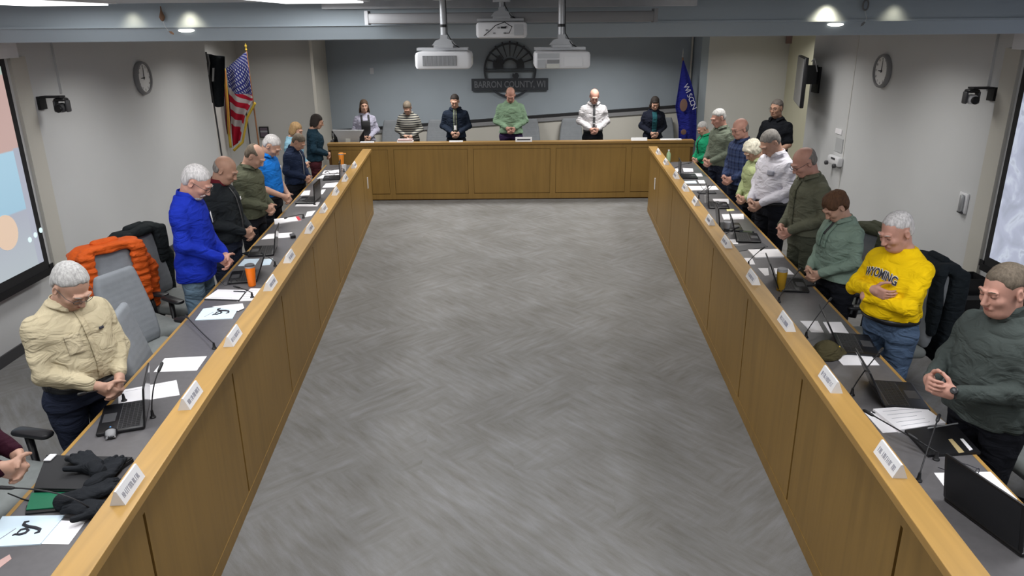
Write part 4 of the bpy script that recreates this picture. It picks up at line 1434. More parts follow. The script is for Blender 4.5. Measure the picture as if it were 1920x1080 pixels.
# ------------------------------------------------------------------ projection screens on the side walls
def screen_pic(name, side):
    m = bpy.data.materials.new(name); m.use_nodes = True
    b = m.node_tree.nodes['Principled BSDF']
    b.inputs['Roughness'].default_value = .7
    tc = N(m, 'ShaderNodeTexCoord'); sp = N(m, 'ShaderNodeSeparateXYZ'); L(m, tc.outputs['Object'], sp.inputs[0])
    nz = N(m, 'ShaderNodeTexNoise'); nz.inputs['Scale'].default_value = 3.5 if side == 'r' else 1.5; nz.inputs['Detail'].default_value = 3
    nz.inputs['Distortion'].default_value = 1.2
    L(m, tc.outputs['Object'], nz.inputs['Vector'])
    if side == 'l':
        r = ramp(m, [(0, (.50, .58, .62)), (.33, (.42, .45, .55)), (.335, (.35, .62, .80)), (.60, (.42, .70, .88)), (.605, (.62, .40, .36)), (.93, (.66, .44, .40)), (.935, (.50, .62, .55)), (1, (.5, .6, .55))])
        r.color_ramp.interpolation = 'LINEAR'
        mr = N(m, 'ShaderNodeMapRange'); mr.inputs[1].default_value = .62; mr.inputs[2].default_value = 2.52
        L(m, sp.outputs[2], mr.inputs[0]); L(m, mr.outputs[0], r.inputs[0])
        col = r.outputs[0]
        # the blue picture stops short of the screen's far edge
        gt = N(m, 'ShaderNodeMath', operation='GREATER_THAN'); gt.inputs[1].default_value = 6.55; L(m, sp.outputs[1], gt.inputs[0])
        lt = N(m, 'ShaderNodeMath', operation='LESS_THAN'); lt.inputs[1].default_value = 1.78; L(m, sp.outputs[2], lt.inputs[0])
        an = N(m, 'ShaderNodeMath', operation='MULTIPLY'); L(m, gt.outputs[0], an.inputs[0]); L(m, lt.outputs[0], an.inputs[1])
        mx = N(m, 'ShaderNodeMix', data_type='RGBA'); L(m, an.outputs[0], mx.inputs['Factor']); L(m, col, mx.inputs['A']); mx.inputs['B'].default_value = (.42, .45, .56, 1)
        col = mx.outputs['Result']
    else:
        r = ramp(m, [(.35, (.40, .44, .56)), (.52, (.50, .54, .70)), (.6, (.66, .72, .86)), (.66, (.46, .50, .62))])
        L(m, nz.outputs[0], r.inputs[0]); col = r.outputs[0]
    L(m, col, b.inputs['Emission Color']); b.inputs['Emission Strength'].default_value = .75
    b.inputs['Base Color'].default_value = (.2, .2, .2, 1)
    return m

def wall_screen(sg, ya, yb, label):
    x = sg * (WX - .10)
    t = empty('projection_screen', (x, yb, .60), 0, label, 'projector screen', 'projection screens on the side walls')
    org = Vector((x, yb, .60))
    def bx(nm, y0, y1, z0, z1, m, th=.004, dx=0):
        MBB = MB().box(min(0, -sg * th) + dx, max(0, -sg * th) + dx, y0 - yb, y1 - yb, z0 - .60, z1 - .60)
        return MBB.build(nm, m, t)
    bx('border', ya, yb, .66, 2.52, M_blackm, .004)
    z0 = .74
    sp = bx('picture', ya + .1, yb - .07, z0, 2.46, screen_pic('screen_picture_' + ('left' if sg < 0 else 'right'), 'l' if sg < 0 else 'r'), .006)
    # undo the local shift so that the picture's pattern is measured in room coordinates
    sp.location = (-org.x, -org.y, -org.z)
    sp.data.transform(Matrix.Translation(org))
    bx('bottom_bar', ya, yb + .02, .60, .66, M_black, .03, sg * .01)
    bx('end_hook', yb - .01, yb + .05, .63, .69, M_black, .012)
    bx('case', ya, yb + .12, 2.52, 2.655, M_white, .12, sg * .06)
    if sg < 0:
        for k in range(3):
            yy, zz = 6.50 + .09 * k, .98 + .02 * k
            MB().lathe([(.024, 0), (.024, .003)], 18, Matrix.Translation((-sg * .007, yy - yb, zz - .60)) @ Matrix.Rotation(-sg * PI / 2, 4, 'Y')).build('picture_icon', nmat('icon_glow', (.6, .8, .8), .5, emit=(.65, .78, .8), estr=.8), t)
        MB().lathe([(.15, 0), (.15, .003)], 24, Matrix.Translation((.0075, 6.22 - yb, 1.12 - .60)) @ Matrix.Rotation(PI / 2, 4, 'Y')).build('picture_shape', nmat('picture_ochre', (.5, .4, .3), .5, emit=(.75, .55, .42), estr=.7), t)
wall_screen(-1, 4.2, 6.70, 'lit projection screen on the left wall showing pink and blue picture areas')
wall_screen(1, 4.2, 6.55, 'lit projection screen on the right wall with a pale bluish picture')

# ------------------------------------------------------------------ right wall fittings
def on_right(px, py): return atx(px, py, WX - .01)
q = on_right(1572, 246)
tag(MB().box(-.004, .004, -.10, .10, -.035, .03).build('paper_notice', M_paper, origin=None), 'small white paper notice taped high on the right wall', 'notice').location = (WX - .006, q.y, q.z)
q = on_right(1572, 272)
tag(MB().box(-.003, .003, -.12, .10, -.09, .09).build('paper_notice', nmat('thin_sheet', (.47, .48, .49), .7)), 'faint pale sheet on the right wall above the dispenser', 'notice').location = (WX - .006, q.y, q.z)
q = on_right(1570, 301)
t = empty('wall_dispenser', (WX, q.y, q.z), 0, 'small white wall unit with two dark knobs on the right wall', 'wall unit')
MB().rbox(.08, .34, .12, .02, Matrix.Translation((-.04, 0, 0))).build('casing', M_white, t, smooth=True)
for yy in (-.12, .14): MB().lathe([(.028, 0), (.030, .03), (.02, .04)], 16, Matrix.Translation((-.08, yy, -.05)) @ Matrix.Rotation(-PI / 2, 4, 'Y')).build('knob', M_dgrey, t, smooth=True)
MB().box(-.085, -.08, -.08, .04, .02, .045).build('label_strip', M_dgrey, t)
q = on_right(1806, 380)
t = empty('wall_intercom', (WX, q.y, q.z), 0, 'white intercom handset panel on the right wall', 'intercom')
MB().rbox(.025, .14, .20, .01, Matrix.Translation((-.012, 0, 0))).build('back_plate', M_white, t, smooth=True)
MB().rbox(.035, .04, .17, .012, Matrix.Translation((-.042, -.02, .0))).build('handset', M_lgrey, t, smooth=True)
MB().box(-.04, -.02, -.05, .03, -.10, -.085).build('cradle', M_dgrey, t)
# waste bin on the floor by the right wall
q = atx(1810, 575, WX - .14)
t = empty('waste_bin', (WX - .17, 6.62, 0), 0, 'tall black open-top waste bin against the right wall', 'bin')
mb = MB()
mb.lathe([(.11, 0), (.13, .20), (.15, .40), (.155, .42), (.150, .42), (.142, .39), (.115, .03)], 4, Matrix.Rotation(PI / 4, 4, 'Z') @ Matrix.Diagonal((1, 1.1, 1.25, 1)))
mb.build('bin_body', M_black, t)
MB().box(-.11, .11, -.165, -.155, .34, .38).build('bin_handle', M_dgrey, t)

# television seen edge-on at the end of the right wall
t = empty('wall_television', (4.27, 11.02, 1.97), 0, 'black television on a swing bracket, seen edge-on at the end of the right wall', 'television')
a = Matrix.Translation((-.16, .0, .0)) @ Matrix.Rotation(math.radians(-15.5), 4, 'Z')
MB().rbox(.05, 1.10, .66, .012, a).build('panel', M_black, t, smooth=True)
MB().box(-.031, -.026, -.53, .53, -.31, .31, a).build('screen', nmat('tv_glass', (.20, .20, .21), .25), t)
MB().rbox(.03, .4, .36, .02, a @ Matrix.Translation((.035, 0, 0))).build('rear_housing', M_blackm, t, smooth=True)
MB().box(-.10, .10, .10, .18, -.06, .20).build('bracket', M_dgrey, t)
MB().box(.10, .125, .02, .26, -.18, .18).build('wall_plate', M_black, t)
MB().tube([(-.06, -.05, .26), (-.03, -.07, .30), (0, -.05, .24), (.04, -.04, .12)], .008, 6).build('cable', M_white, t, smooth='all')
# red and white sign box high up beside it, switch plate, framed notice
q = aty(1486, 67, 13.9)
tag(MB().box(-.06, .06, -.03, .03, -.13, .10).build('sign_box', nmat('faded_red', (.30, .20, .19), .6)), 'small faded red box high on the wall above the television', 'sign').location = (q.x - .03, 13.93, q.z)
q = aty(697, 133, 14.58)
o = tag(MB().box(-.035, .035, -.008, .008, -.055, .055).build('switch_plate', M_lgrey), 'small pale plate on the blue wall left of the emblem', 'switch plate'); o.location = (q.x, 14.59, q.z)
q = aty(495, 248, 13.97)
t = empty('framed_picture', (q.x, 13.98, q.z), 0, 'small dark framed picture on the back wall beside the flags', 'picture')
MB().box(-.085, .085, -.012, .012, -.10, .10).build('frame', M_blackm, t)
MB().box(-.065, .065, -.016, -.012, -.08, .08).build('print', nmat('print_mauve', (.13, .10, .13), .6), t)
MB().box(-.065, .065, -.018, -.015, .0, .03).build('print_band', nmat('print_pale', (.3, .3, .33), .6), t)

# ------------------------------------------------------------------ county emblem on the blue wall
EY = 14.56
M_emb = nmat('emblem_dark', (.035, .04, .05), .5)
M_emt = nmat('emblem_letters', (.15, .16, .18), .5)
t = empty('county_emblem', (0, EY, 1.95), 0, 'dark round county emblem with sun rays and name banner on the blue wall', 'emblem')
def exz(px, py):
    q = aty(px, py, EY); return q.x, q.z - 1.95
XZ = Matrix(((1, 0, 0, 0), (0, 0, 1, 0), (0, 1, 0, 0), (0, 0, 0, 1)))   # plan (x,y) -> (x,z)
R0 = .49
mb = MB()
pts_o = [(R0 * math.cos(a), R0 * math.sin(a)) for a in np.linspace(0, 2 * PI, 73)[:-1]]
n = 72
vs = []
for rr in (R0, R0 - .035):
    for yy in (-.02, .01):
        vs += [(rr * math.cos(2 * PI * k / n), yy, rr * math.sin(2 * PI * k / n)) for k in range(n)]
fs = []
for k in range(n):
    k2 = (k + 1) % n
    fs += [(k, k2, 2 * n + k2, 2 * n + k), (n + k, 3 * n + k, 3 * n + k2, n + k2), (k, n + k, n + k2, k2), (2 * n + k, 2 * n + k2, 3 * n + k2, 3 * n + k)]
mb.add(vs, fs).build('ring', M_emb, t, smooth=True)
for k in range(9):
    a = PI * (k + .5) / 9 if False else PI * (k + 1) / 10
    c_, s_ = math.cos(a), math.sin(a)
    M = Matrix.Rotation(-a, 4, 'Y')
    MB().prism([(.19, -.006), (.46, -.016), (.46, .016), (.19, .006)], -.015, .008, Matrix.Translation((0, 0, .06)) @ M @ XZ).build('sun_ray', M_emb, t)
arc = [(.175 * math.cos(a), .175 * math.sin(a)) for a in np.linspace(0, PI, 17)] + [(.135 * math.cos(a), .135 * math.sin(a)) for a in np.linspace(PI, 0, 17)]
MB().prism(arc, -.015, .008, Matrix.Translation((0, 0, .05)) @ XZ).build('sun_arc', M_emb, t)
MB().prism([(-.31, .0), (-.31, .10), (-.28, .15), (-.25, .10), (-.25, .17), (-.20, .23), (-.15, .19), (-.13, .12), (-.12, 0)], -.02, .008, Matrix.Translation((0, 0, .04)) @ XZ).build('barn', M_emb, t)
MB().prism([(.13, .0), (.12, .09), (.16, .16), (.22, .16), (.26, .10), (.27, .0)], -.02, .008, Matrix.Translation((0, 0, .04)) @ XZ).build('tree', M_emb, t)
for z in (.02, -.02): MB().box(-.465, .465, -.018, .008, z, z + .014).build('horizon_bar', M_emb, t)
MB().prism([(.04, -.10), (.05, -.05), (.08, -.07), (.11, -.04), (.15, -.06), (.17, -.10), (.14, -.15), (.08, -.16)], -.025, .008, XZ).build('leaf', M_emb, t)
MB().box(-.72, .71, -.028, .008, -.36, -.145).build('banner', M_emb, t)
text_mesh('lettering', 'BARRON COUNTY, WI', .165, M_emt, t, Matrix.Translation((-.005, -.032, -.255)) @ Matrix.Rotation(PI / 2, 4, 'X'), .004, .003, 1.32)

# ------------------------------------------------------------------ flags
def flag_stand(name, px_top, py_top, px_bot, py_bot, y, label, cat='flag'):
    a = aty(px_top, py_top, y); b = aty(px_bot, py_bot, y)
    d = (b - a); k = (0 - a.z) / d.z
    base = a + d * k
    base.z = 0
    t = empty(name, tuple(base), 0, label, cat)
    top = a - base
    MB().tube([Vector((0, 0, .03)), top], .013, 10).build('pole', nmat('flag_pole_wood', (.30, .14, .07), .4), t, smooth=True)
    MB().lathe([(.15, 0), (.15, .02), (.06, .045), (.02, .06)], 24).build('base', nmat('brass_base', (.35, .25, .10), .35, .8), t, smooth=True)
    return t, base, top
def drape(t, top, w_top, w_bot, length, mat, name='cloth', skew=0, depth=.05, waves=3, z_off=.06, n=26, slope=0.0, side=1):
    """cloth hanging from the pole head; u across, v downward"""
    def fn(u, v):
        w = w_top + (w_bot - w_top) * v ** .8
        x = top.x + side * (u * w) + skew * v
        z = top.z - z_off - v * length * (1 - slope * u) - slope * u * .25
        y = top.y + depth * math.sin(u * waves * 2 * PI) * (.35 + .65 * v) - .02
        return Vector((x, y, z))
    return MB().grid(n, 24, fn, .004).build(name, mat, t, smooth='all')

# national flag: stripes and starred canton
def us_mat():
    m = nmat('stars_and_stripes', (.4, .02, .03), .85, 0, .1)
    b = m.node_tree.nodes['Principled BSDF']
    at = N(m, 'ShaderNodeUVMap'); at.uv_map = 'UVMap'
    sp = N(m, 'ShaderNodeSeparateXYZ'); L(m, at.outputs[0], sp.inputs[0])
    mu = N(m, 'ShaderNodeMath', operation='MULTIPLY'); mu.inputs[1].default_value = 6.5; L(m, sp.outputs[1], mu.inputs[0])
    fr = N(m, 'ShaderNodeMath', operation='FRACT'); L(m, mu.outputs[0], fr.inputs[0])
    r = ramp(m, [(0, (.36, .012, .03)), (.5, (.42, .38, .38))]); r.color_ramp.interpolation = 'CONSTANT'; L(m, fr.outputs[0], r.inputs[0])
    # canton
    c1 = N(m, 'ShaderNodeMath', operation='LESS_THAN'); c1.inputs[1].default_value = .42; L(m, sp.outputs[0], c1.inputs[0])
    c2 = N(m, 'ShaderNodeMath', operation='LESS_THAN'); c2.inputs[1].default_value = 7 / 13; L(m, sp.outputs[1], c2.inputs[0])
    c = N(m, 'ShaderNodeMath', operation='MULTIPLY'); L(m, c1.outputs[0], c.inputs[0]); L(m, c2.outputs[0], c.inputs[1])
    mp = N(m, 'ShaderNodeMapping'); mp.inputs['Scale'].default_value = (44, 30, 1); L(m, at.outputs[0], mp.inputs[0])
    vo = N(m, 'ShaderNodeTexVoronoi'); vo.inputs['Scale'].default_value = 1; vo.inputs['Randomness'].default_value = .0; L(m, mp.outputs[0], vo.inputs['Vector'])
    rs = ramp(m, [(0, (.45, .45, .5)), (.26, (.03, .035, .16))]); rs.color_ramp.interpolation = 'CONSTANT'; L(m, vo.outputs['Distance'], rs.inputs[0])
    mx = N(m, 'ShaderNodeMix', data_type='RGBA'); L(m, c.outputs[0], mx.inputs['Factor']); L(m, r.outputs[0], mx.inputs['A']); L(m, rs.outputs[0], mx.inputs['B'])
    L(m, mx.outputs['Result'], b.inputs['Base Color'])
    return m

def uv_sheet(name, nu, nv, fn, mat, parent, uvf=lambda u, v: (u, v), thick=.003):
    mb = MB().grid(nu, nv, fn, thick)
    o = mb.build(name, mat, parent, smooth='all')
    me = o.data
    uvl = me.uv_layers.new(name='UVMap')
    uvs = []
    N0 = (nu + 1) * (nv + 1)
    for i in range(nu + 1):
        for j in range(nv + 1): uvs.append(uvf(i / nu, j / nv))
    for lp in me.loops:
        uvl.data[lp.index].uv = uvs[lp.vertex_index % N0]
    return o

FYL = 13.0
t, base, top = flag_stand('national_flag', 462, 96, 484, 262, FYL, 'draped red, white and blue stars and stripes flag with gold fringe on a pole')
k_ = 1.0
# outline taken along the hoist (pole) and the fly: the cloth hangs from the pole head towards lower left
def P2(px, py, dy=0):
    q = aty(px, py, FYL) - base; return Vector((q.x, dy, q.z))
Lf = [P2(*q) for q in ((458, 100), (425, 128), (429, 170), (432, 210), (434, 250), (437, 276))]
Rt = [P2(*q) for q in ((463, 98), (469, 135), (475, 175), (477, 188), (462, 215), (452, 262))]
def poly(pts, v):
    s = v * (len(pts) - 1); i = min(int(s), len(pts) - 2); f_ = s - i
    return pts[i].lerp(pts[i + 1], f_)
def us_fn(u, v):
    a, b = poly(Lf, v), poly(Rt, v)
    p = a.lerp(b, u)
    p.y += .045 * math.sin(u * 3.2 * PI + v * 2) * min(1, v * 3) - .03
    return p
# stripes slope down to the left: uv rotated
def us_uv(u, v):
    return ((1 - u) * .25 + v * .30 if v < .42 else .55, min(.999, max(.0, v * 1.12 + (u - .5) * -.26 * min(1, v * 3))))
uv_sheet('cloth', 20, 60, us_fn, us_mat(), t, us_uv)
M_gold = noisy('gold_fringe', (.55, .38, .05), .7, .25, (40, 40, 4), .4, 200)
def fringe(fn, nm='fringe'):
    MB().grid(2, 24, fn, .004).build(nm, M_gold, t, smooth='all')
fringe(lambda u, v: poly(Lf[1:], v) + Vector((-.045 * (1 - u), -.045, 0)))
fringe(lambda u, v: poly([P2(479, 190), P2(464, 217), P2(455, 264), P2(438, 280)], v) + Vector((.03 * u, -.05, -.03 * u)))
MB().lathe([(.0, 0), (.02, .02), (.008, .05), (.022, .08), (0, .13)], 12, Matrix.Translation(top)).build('finial', M_gold, t, smooth=True)
MB().tube([P2(425, 132, -.06), P2(428, 180, -.07), P2(433, 250, -.06)], .010, 6).build('cord', nmat('orange_cord', (.55, .20, .05), .6), t, smooth=True)

# black remembrance flag behind the wall corner
FY2 = 12.2
a = aty(389, 100, FY2)
t = empty('black_flag', (a.x, FY2, 0), 0, 'draped black flag with white markings behind the corner of the left wall', 'flag')
MB().tube([(0.02, 0, .03), (-.02, 0, a.z + .02)], .013, 10).build('pole', M_dgrey, t, smooth=True)
MB().lathe([(.15, 0), (.15, .02), (.06, .045), (.02, .06)], 24).build('base', M_dgrey, t, smooth=True)
base = Vector((a.x, FY2, 0))
Pb = lambda px, py: aty(px, py, FY2) - base
Lf2 = [Vector((q.x, 0, q.z)) for q in (Pb(388, 101), Pb(387, 130), Pb(390, 160), Pb(393, 190))]
Rt2 = [Vector((q.x, 0, q.z)) for q in (Pb(421, 106), Pb(421, 140), Pb(420, 170), Pb(419, 198))]
MB().grid(16, 20, lambda u, v: poly(Lf2, v).lerp(poly(Rt2, v), u) + Vector((0, .04 * math.sin(u * 9), -.05 * math.sin(u * 3) * v)), .004).build('cloth', cloth('black_flag_cloth', (.016, .02, .024)), t, smooth='all')
MB().grid(3, 8, lambda u, v: poly([Vector((q.x, -.06, q.z)) for q in (Pb(401, 127), Pb(400, 152))], v) + Vector((.032 * u, 0, 0)), .003).build('white_mark', M_lgrey, t)
MB().grid(2, 12, lambda u, v: poly([Vector((q.x, -.05, q.z)) for q in (Pb(391, 102), Pb(394, 118), Pb(392, 140))], v) + Vector((.02 * u, 0, 0)), .003).build('white_mark', M_grey, t)
# red cloth edge of a further furled flag between the two
t = empty('furled_flag', (Pb(423, 200).x + base.x, 13.12, 0), 0, 'narrow furled dark red flag between the black flag and the starred flag', 'flag')
q0 = aty(421, 150, 13.12); q1 = aty(430, 250, 13.12)
Mr = cloth('dark_red_cloth', (.20, .03, .06))
MB().tube([(0, 0, q0.z), (.0, 0, .02)], .012, 8).build('pole', M_dgrey, t, smooth=True)
MB().tube([(q0.x - t.location.x, 0, q0.z), (q0.x - t.location.x + .01, -.01, (q0.z + q1.z) / 2), (q1.x - t.location.x - .02, 0, q1.z)], [.03, .05, .035], 12).build('cloth', Mr, t, smooth='all')

# state flag on the right
FYR = 13.9
t, base, top = flag_stand('state_flag', 1280, 108, 1288, 262, FYR, 'draped royal blue state flag with white lettering and crest on a pole')
P3 = lambda px, py: aty(px, py, FYR) - base
Lf3 = [Vector((P3(*q).x, 0, P3(*q).z)) for q in ((1279, 113), (1272, 160), (1266, 200), (1272, 235), (1272, 264))]
Rt3 = [Vector((P3(*q).x, 0, P3(*q).z)) for q in ((1281, 113), (1297, 158), (1305, 195), (1306, 232), (1305, 264))]
def st_fn(u, v):
    p = poly(Lf3, v).lerp(poly(Rt3, v), u); p.y += .05 * math.sin(u * 2.6 * PI + .6) * min(1, v * 2) - .04
    return p
M_royal = cloth('royal_blue_flag', (.018, .022, .19))
MB().grid(24, 30, st_fn, .004).build('cloth', M_royal, t, smooth='all')
crest = nmat('crest_ochre', (.16, .09, .07), .7)
MB().lathe([(.09, 0), (.085, .008), (.03, .012)], 20, Matrix.Translation(P3(1279, 196) + Vector((0, -.12, 0))) @ Matrix.Rotation(PI / 2, 4, 'X') @ Matrix.Diagonal((.75, 1.25, 1, 1))).build('crest', crest, t, smooth=True)
MB().lathe([(.05, 0), (.045, .008), (.01, .012)], 20, Matrix.Translation(P3(1279, 246) + Vector((0, -.12, 0))) @ Matrix.Rotation(PI / 2, 4, 'X')).build('crest_emblem', crest, t, smooth=True)
# lettering follows the slanting fold
word = 'WISCONSIN'
ptsw = [P3(1284 + 2.75 * k_ if k_ < 9 else 0, 162 + 7.2 * k_) for k_ in range(9)]
M_flet = nmat('flag_lettering', (.5, .5, .6), .6)
for i_, ch in enumerate(word[:6]):
    text_mesh('letter', ch, .13, M_flet, t, Matrix.Translation(P3(1285 + 2.6 * i_, 164 + 7.0 * i_) + Vector((0, -.11, 0)))
              @ Matrix.Rotation(math.radians(62), 4, 'Y') @ Matrix.Rotation(PI / 2, 4, 'X'), .003)
MB().lathe([(.0, 0), (.018, .02), (.008, .05), (.014, .08), (0, .16)], 12, Matrix.Translation(top)).build('finial', M_lgrey, t, smooth=True)

# ------------------------------------------------------------------ things on the desks
TZ = .76
LZ = 1.0


def T2(px, py, z=TZ): return atz(px, py, z)


def sheet(quad, label, cat='paper', mat=M_paper, z=TZ, th=.0016, group='papers lying on the desks', name='paper_sheet', marks=None):
    """quad: four pixel corners of a sheet lying flat, in order"""
    P = [T2(*q, z) for q in quad]
    c = sum(P, Vector()) / 4
    o = MB().prism([(p.x - c.x, p.y - c.y) for p in P], 0, th).build(name, mat)
    o.location = (c.x, c.y, z)
    if marks:
        t = empty(name, (c.x, c.y, z)); o.name = 'sheet'; o.parent = t; o.location = (0, 0, 0)
        marks(t, [Vector((p.x - c.x, p.y - c.y, th)) for p in P])
        t.name = name
        return tag(t, label, cat, group)
    return tag(o, label, cat, group)


def bil(P, u, v): return P[0].lerp(P[1], u).lerp(P[3].lerp(P[2], u), v)


def text_lines(n, u0=.12, u1=.88, v0=.15, v1=.85, mat=None):
    def mk(t, P):
        rnd = random.Random(n * 7 + int(P[0].x * 1000))
        for k in range(n):
            m = MB()
            v = v0 + (v1 - v0) * k / max(1, n - 1)
            e = u1 - rnd.random() * .25
            a, b = bil(P, u0, v), bil(P, e, v)
            d = (bil(P, u0, min(1, v + .012)) - a)
            m.add([a, b, b + d, a + d, a + Vector((0, 0, .0004)), b + Vector((0, 0, .0004)), b + d + Vector((0, 0, .0004)), a + d + Vector((0, 0, .0004))],
                  [(0, 3, 2, 1), (4, 5, 6, 7), (0, 1, 5, 4), (1, 2, 6, 5), (2, 3, 7, 6), (3, 0, 4, 7)])
            m.build('printed_line', mat or M_inkg, t)
    return mk


def swirl(t, P):
    """the bold curved mark printed on the folder"""
    def pt(u, v): return bil(P, u, v) + Vector((0, 0, .0008))
    a = [pt(.52 + .10 * math.sin(s * 2.6 - .9) , .22 + .42 * s) for s in np.linspace(0, 1, 12)]
    MB().tube([pt(*q) for q in ((.50, .20), (.44, .24), (.45, .32), (.55, .40), (.68, .44), (.78, .50), (.80, .60), (.74, .64))], [.003, .006, .008, .008, .008, .008, .006, .003], 6).build('printed_mark', M_ink, t, smooth='all')
    MB().tube([pt(*q) for q in ((.44, .60), (.46, .50), (.54, .46), (.60, .52), (.58, .62), (.50, .66), (.42, .64), (.38, .68))], [.003, .005, .006, .006, .006, .006, .005, .003], 6).build('printed_mark', M_ink, t, smooth='all')
    MB().tube([pt(*q) for q in ((.36, .44), (.20, .78))], .0015, 5).build('printed_line', M_inkg, t)


# ---- left desk papers (nearest first)
sheet([(5, 970), (122, 968), (76, 1022), (-30, 1028)], 'pale blue folder with a bold dark curved mark, nearest on the left desk', 'folder', M_paperb, th=.006, name='folder', marks=swirl)
sheet([(112, 976), (160, 979), (129, 1021), (62, 1020)], 'plain pinkish white sheet beside the pale blue folder on the near left desk')
sheet([(222, 733), (331, 713), (337, 741), (222, 759)], 'white sheet behind the open laptop on the near left desk', marks=text_lines(1))
sheet([(309, 672), (388, 668), (369, 695), (288, 698)], 'plain white sheet on the left desk in front of the nearest empty grey chair')
sheet([(381, 580), (452, 570), (436, 598), (366, 601)], 'pale blue folder with a dark curved mark on the left desk, below the clipboard', 'folder', M_paperb, th=.005, name='folder', marks=swirl)
sheet([(398, 575), (455, 569), (458, 578), (447, 583)], 'white sheet sticking out of the folder on the left desk', z=TZ + .006)
sheet([(408, 543), (462, 544), (448, 562), (384, 560)], 'white sheet with a pen lying on a dark pad on the left desk', z=TZ + .004, marks=text_lines(2))
sheet([(406, 543), (465, 544), (449, 565), (382, 563)], 'dark clipboard pad under the white sheet on the left desk', 'pad', M_blackm, th=.003, name='pad')
sheet([(470, 541), (489, 541), (472, 564), (444, 565)], 'pinkish printed sheet next to the left ledge beside the clipboard', marks=text_lines(5))
sheet([(458, 486), (487, 485), (478, 498), (446, 499)], 'bluish sheet behind the orange tumbler on the left desk', mat=M_paperb)
sheet([(495, 486), (512, 485), (506, 497), (490, 498)], 'small bluish sheet by the ledge behind the orange tumbler', mat=M_paperb)
sheet([(502, 439), (548, 436), (545, 445), (490, 449)], 'white sheet under the upright laptop lid on the left desk')
sheet([(514, 412), (560, 407), (565, 414), (515, 421)], 'white booklet with a red edge on the left desk', 'booklet', th=.008, name='booklet', marks=lambda t, P: MB().add(
    [bil(P, u, v) + Vector((0, 0, z)) for z in (0, .001) for u, v in ((.88, 0), (1, 0), (1, 1), (.88, 1))], [(0, 3, 2, 1), (4, 5, 6, 7), (0, 1, 5, 4), (1, 2, 6, 5), (2, 3, 7, 6), (3, 0, 4, 7)]).build('red_edge', nmat('red_edge', (.6, .03, .05), .6), t))
sheet([(576, 397), (592, 395), (584, 405), (572, 407)], 'small white sheet by the left ledge beyond the red-edged booklet')
sheet([(560, 379), (600, 379), (595, 387), (553, 387)], 'white sheet on the left desk in front of the navy jacket')
sheet([(570, 358), (582, 357), (580, 366), (563, 367)], 'white sheet left of the upright black lid, far left desk')
sheet([(603, 356), (611, 355), (605, 364), (600, 365)], 'small white sheet on the right of the upright black laptop lid, far left desk')
sheet([(611, 344), (638, 342), (634, 351), (604, 352)], 'white sheet with a pinkish corner at the far left desk')
sheet([(605, 328), (636, 326), (634, 333), (594, 335)], 'white sheet near the far end of the left desk')
sheet([(608, 320), (637, 318), (636, 324), (604, 326)], 'topmost white sheet at the far end of the left desk')
# ---- right desk papers (nearest first)
sheet([(1751, 887), (1857, 885), (1908, 937), (1790, 939)], 'white sheet under the glasses behind the nearest laptop lid, right desk')
sheet([(1621, 774), (1640, 772), (1690, 810), (1655, 812)], 'white sheet sticking out on the ledge side of the thick paper stack, right desk')
sheet([(1636, 772), (1728, 765), (1772, 798), (1685, 812)], 'thick stack of white printed papers, right desk in front of the grey fleece', 'paper stack', th=.018, name='paper_stack', marks=text_lines(5))
sheet([(1563, 666), (1632, 666), (1649, 685), (1581, 685)], 'white sheet on the right desk in front of the yellow sweatshirt')
sheet([(1500, 602), (1533, 602), (1545, 624), (1521, 623)], 'white sheet left of the slanted laptop lid, right desk')
sheet([(1543, 604), (1577, 604), (1592, 626), (1556, 625)], 'white sheet right of the slanted laptop lid, right desk')
sheet([(1421, 503), (1440, 503), (1442, 516), (1434, 517)], 'white sheet left of the dark laptop lid near the orange tumbler, right desk')
sheet([(1451, 503), (1478, 504), (1489, 515), (1454, 514)], 'crumpled white sheet beyond the orange tumbler, right desk')
sheet([(1402, 470), (1458, 469), (1470, 483), (1416, 485)], 'thick white booklet with a printed line, right desk', 'booklet', th=.012, name='booklet', marks=text_lines(1, .3, .7, .5, .5))
sheet([(1392, 484), (1410, 484), (1416, 496), (1403, 496)], 'small white sheet by the right ledge next to the thick booklet')
sheet([(1366, 449), (1383, 449), (1384, 458), (1371, 458)], 'small white sheet by the right ledge, beyond the thick booklet')
sheet([(1353, 402), (1394, 401), (1395, 411), (1357, 412)], 'white printed sheet on the right desk in front of the lime jacket', marks=text_lines(2))
sheet([(1362, 392), (1376, 392), (1377, 395), (1363, 396)], 'small yellow note on the right desk', 'note', nmat('yellow_note', (.85, .78, .35), .8), name='sticky_note')
sheet([(1336, 373), (1366, 373), (1367, 382), (1341, 382)], 'white sheet on the right desk in front of the blue plaid shirt')
sheet([(1285, 349), (1342, 349), (1348, 356), (1294, 357)], 'long white sheet with cables across it, right desk', marks=None)
sheet([(1281, 340), (1304, 339), (1307, 344), (1284, 344)], 'bluish white sheet beyond the cables, right desk', mat=M_paperb)
sheet([(1308, 338), (1320, 338), (1323, 344), (1311, 344)], 'small bright white sheet beyond the cables, right desk')
sheet([(1282, 325), (1315, 325), (1318, 331), (1285, 331)], 'white sheet in front of the sage grey jacket, far right desk')
sheet([(1262, 316), (1272, 316), (1274, 322), (1264, 322)], 'small white sheet left of the black lid at the far end of the right desk')
sheet([(1280, 315), (1299, 316), (1300, 322), (1282, 322)], 'white sheet right of the black lid at the far end of the right desk')
sheet([(1378, 462), (1430, 456), (1440, 463), (1384, 472)], 'dark folder on the right desk beyond the thick booklet', 'folder', M_dgrey, th=.004, name='folder')
sheet([(1692, 806), (1790, 800), (1838, 852), (1740, 858)], 'black leather portfolio on the right desk beside the grey fleece', 'portfolio', M_black, th=.014, name='portfolio')
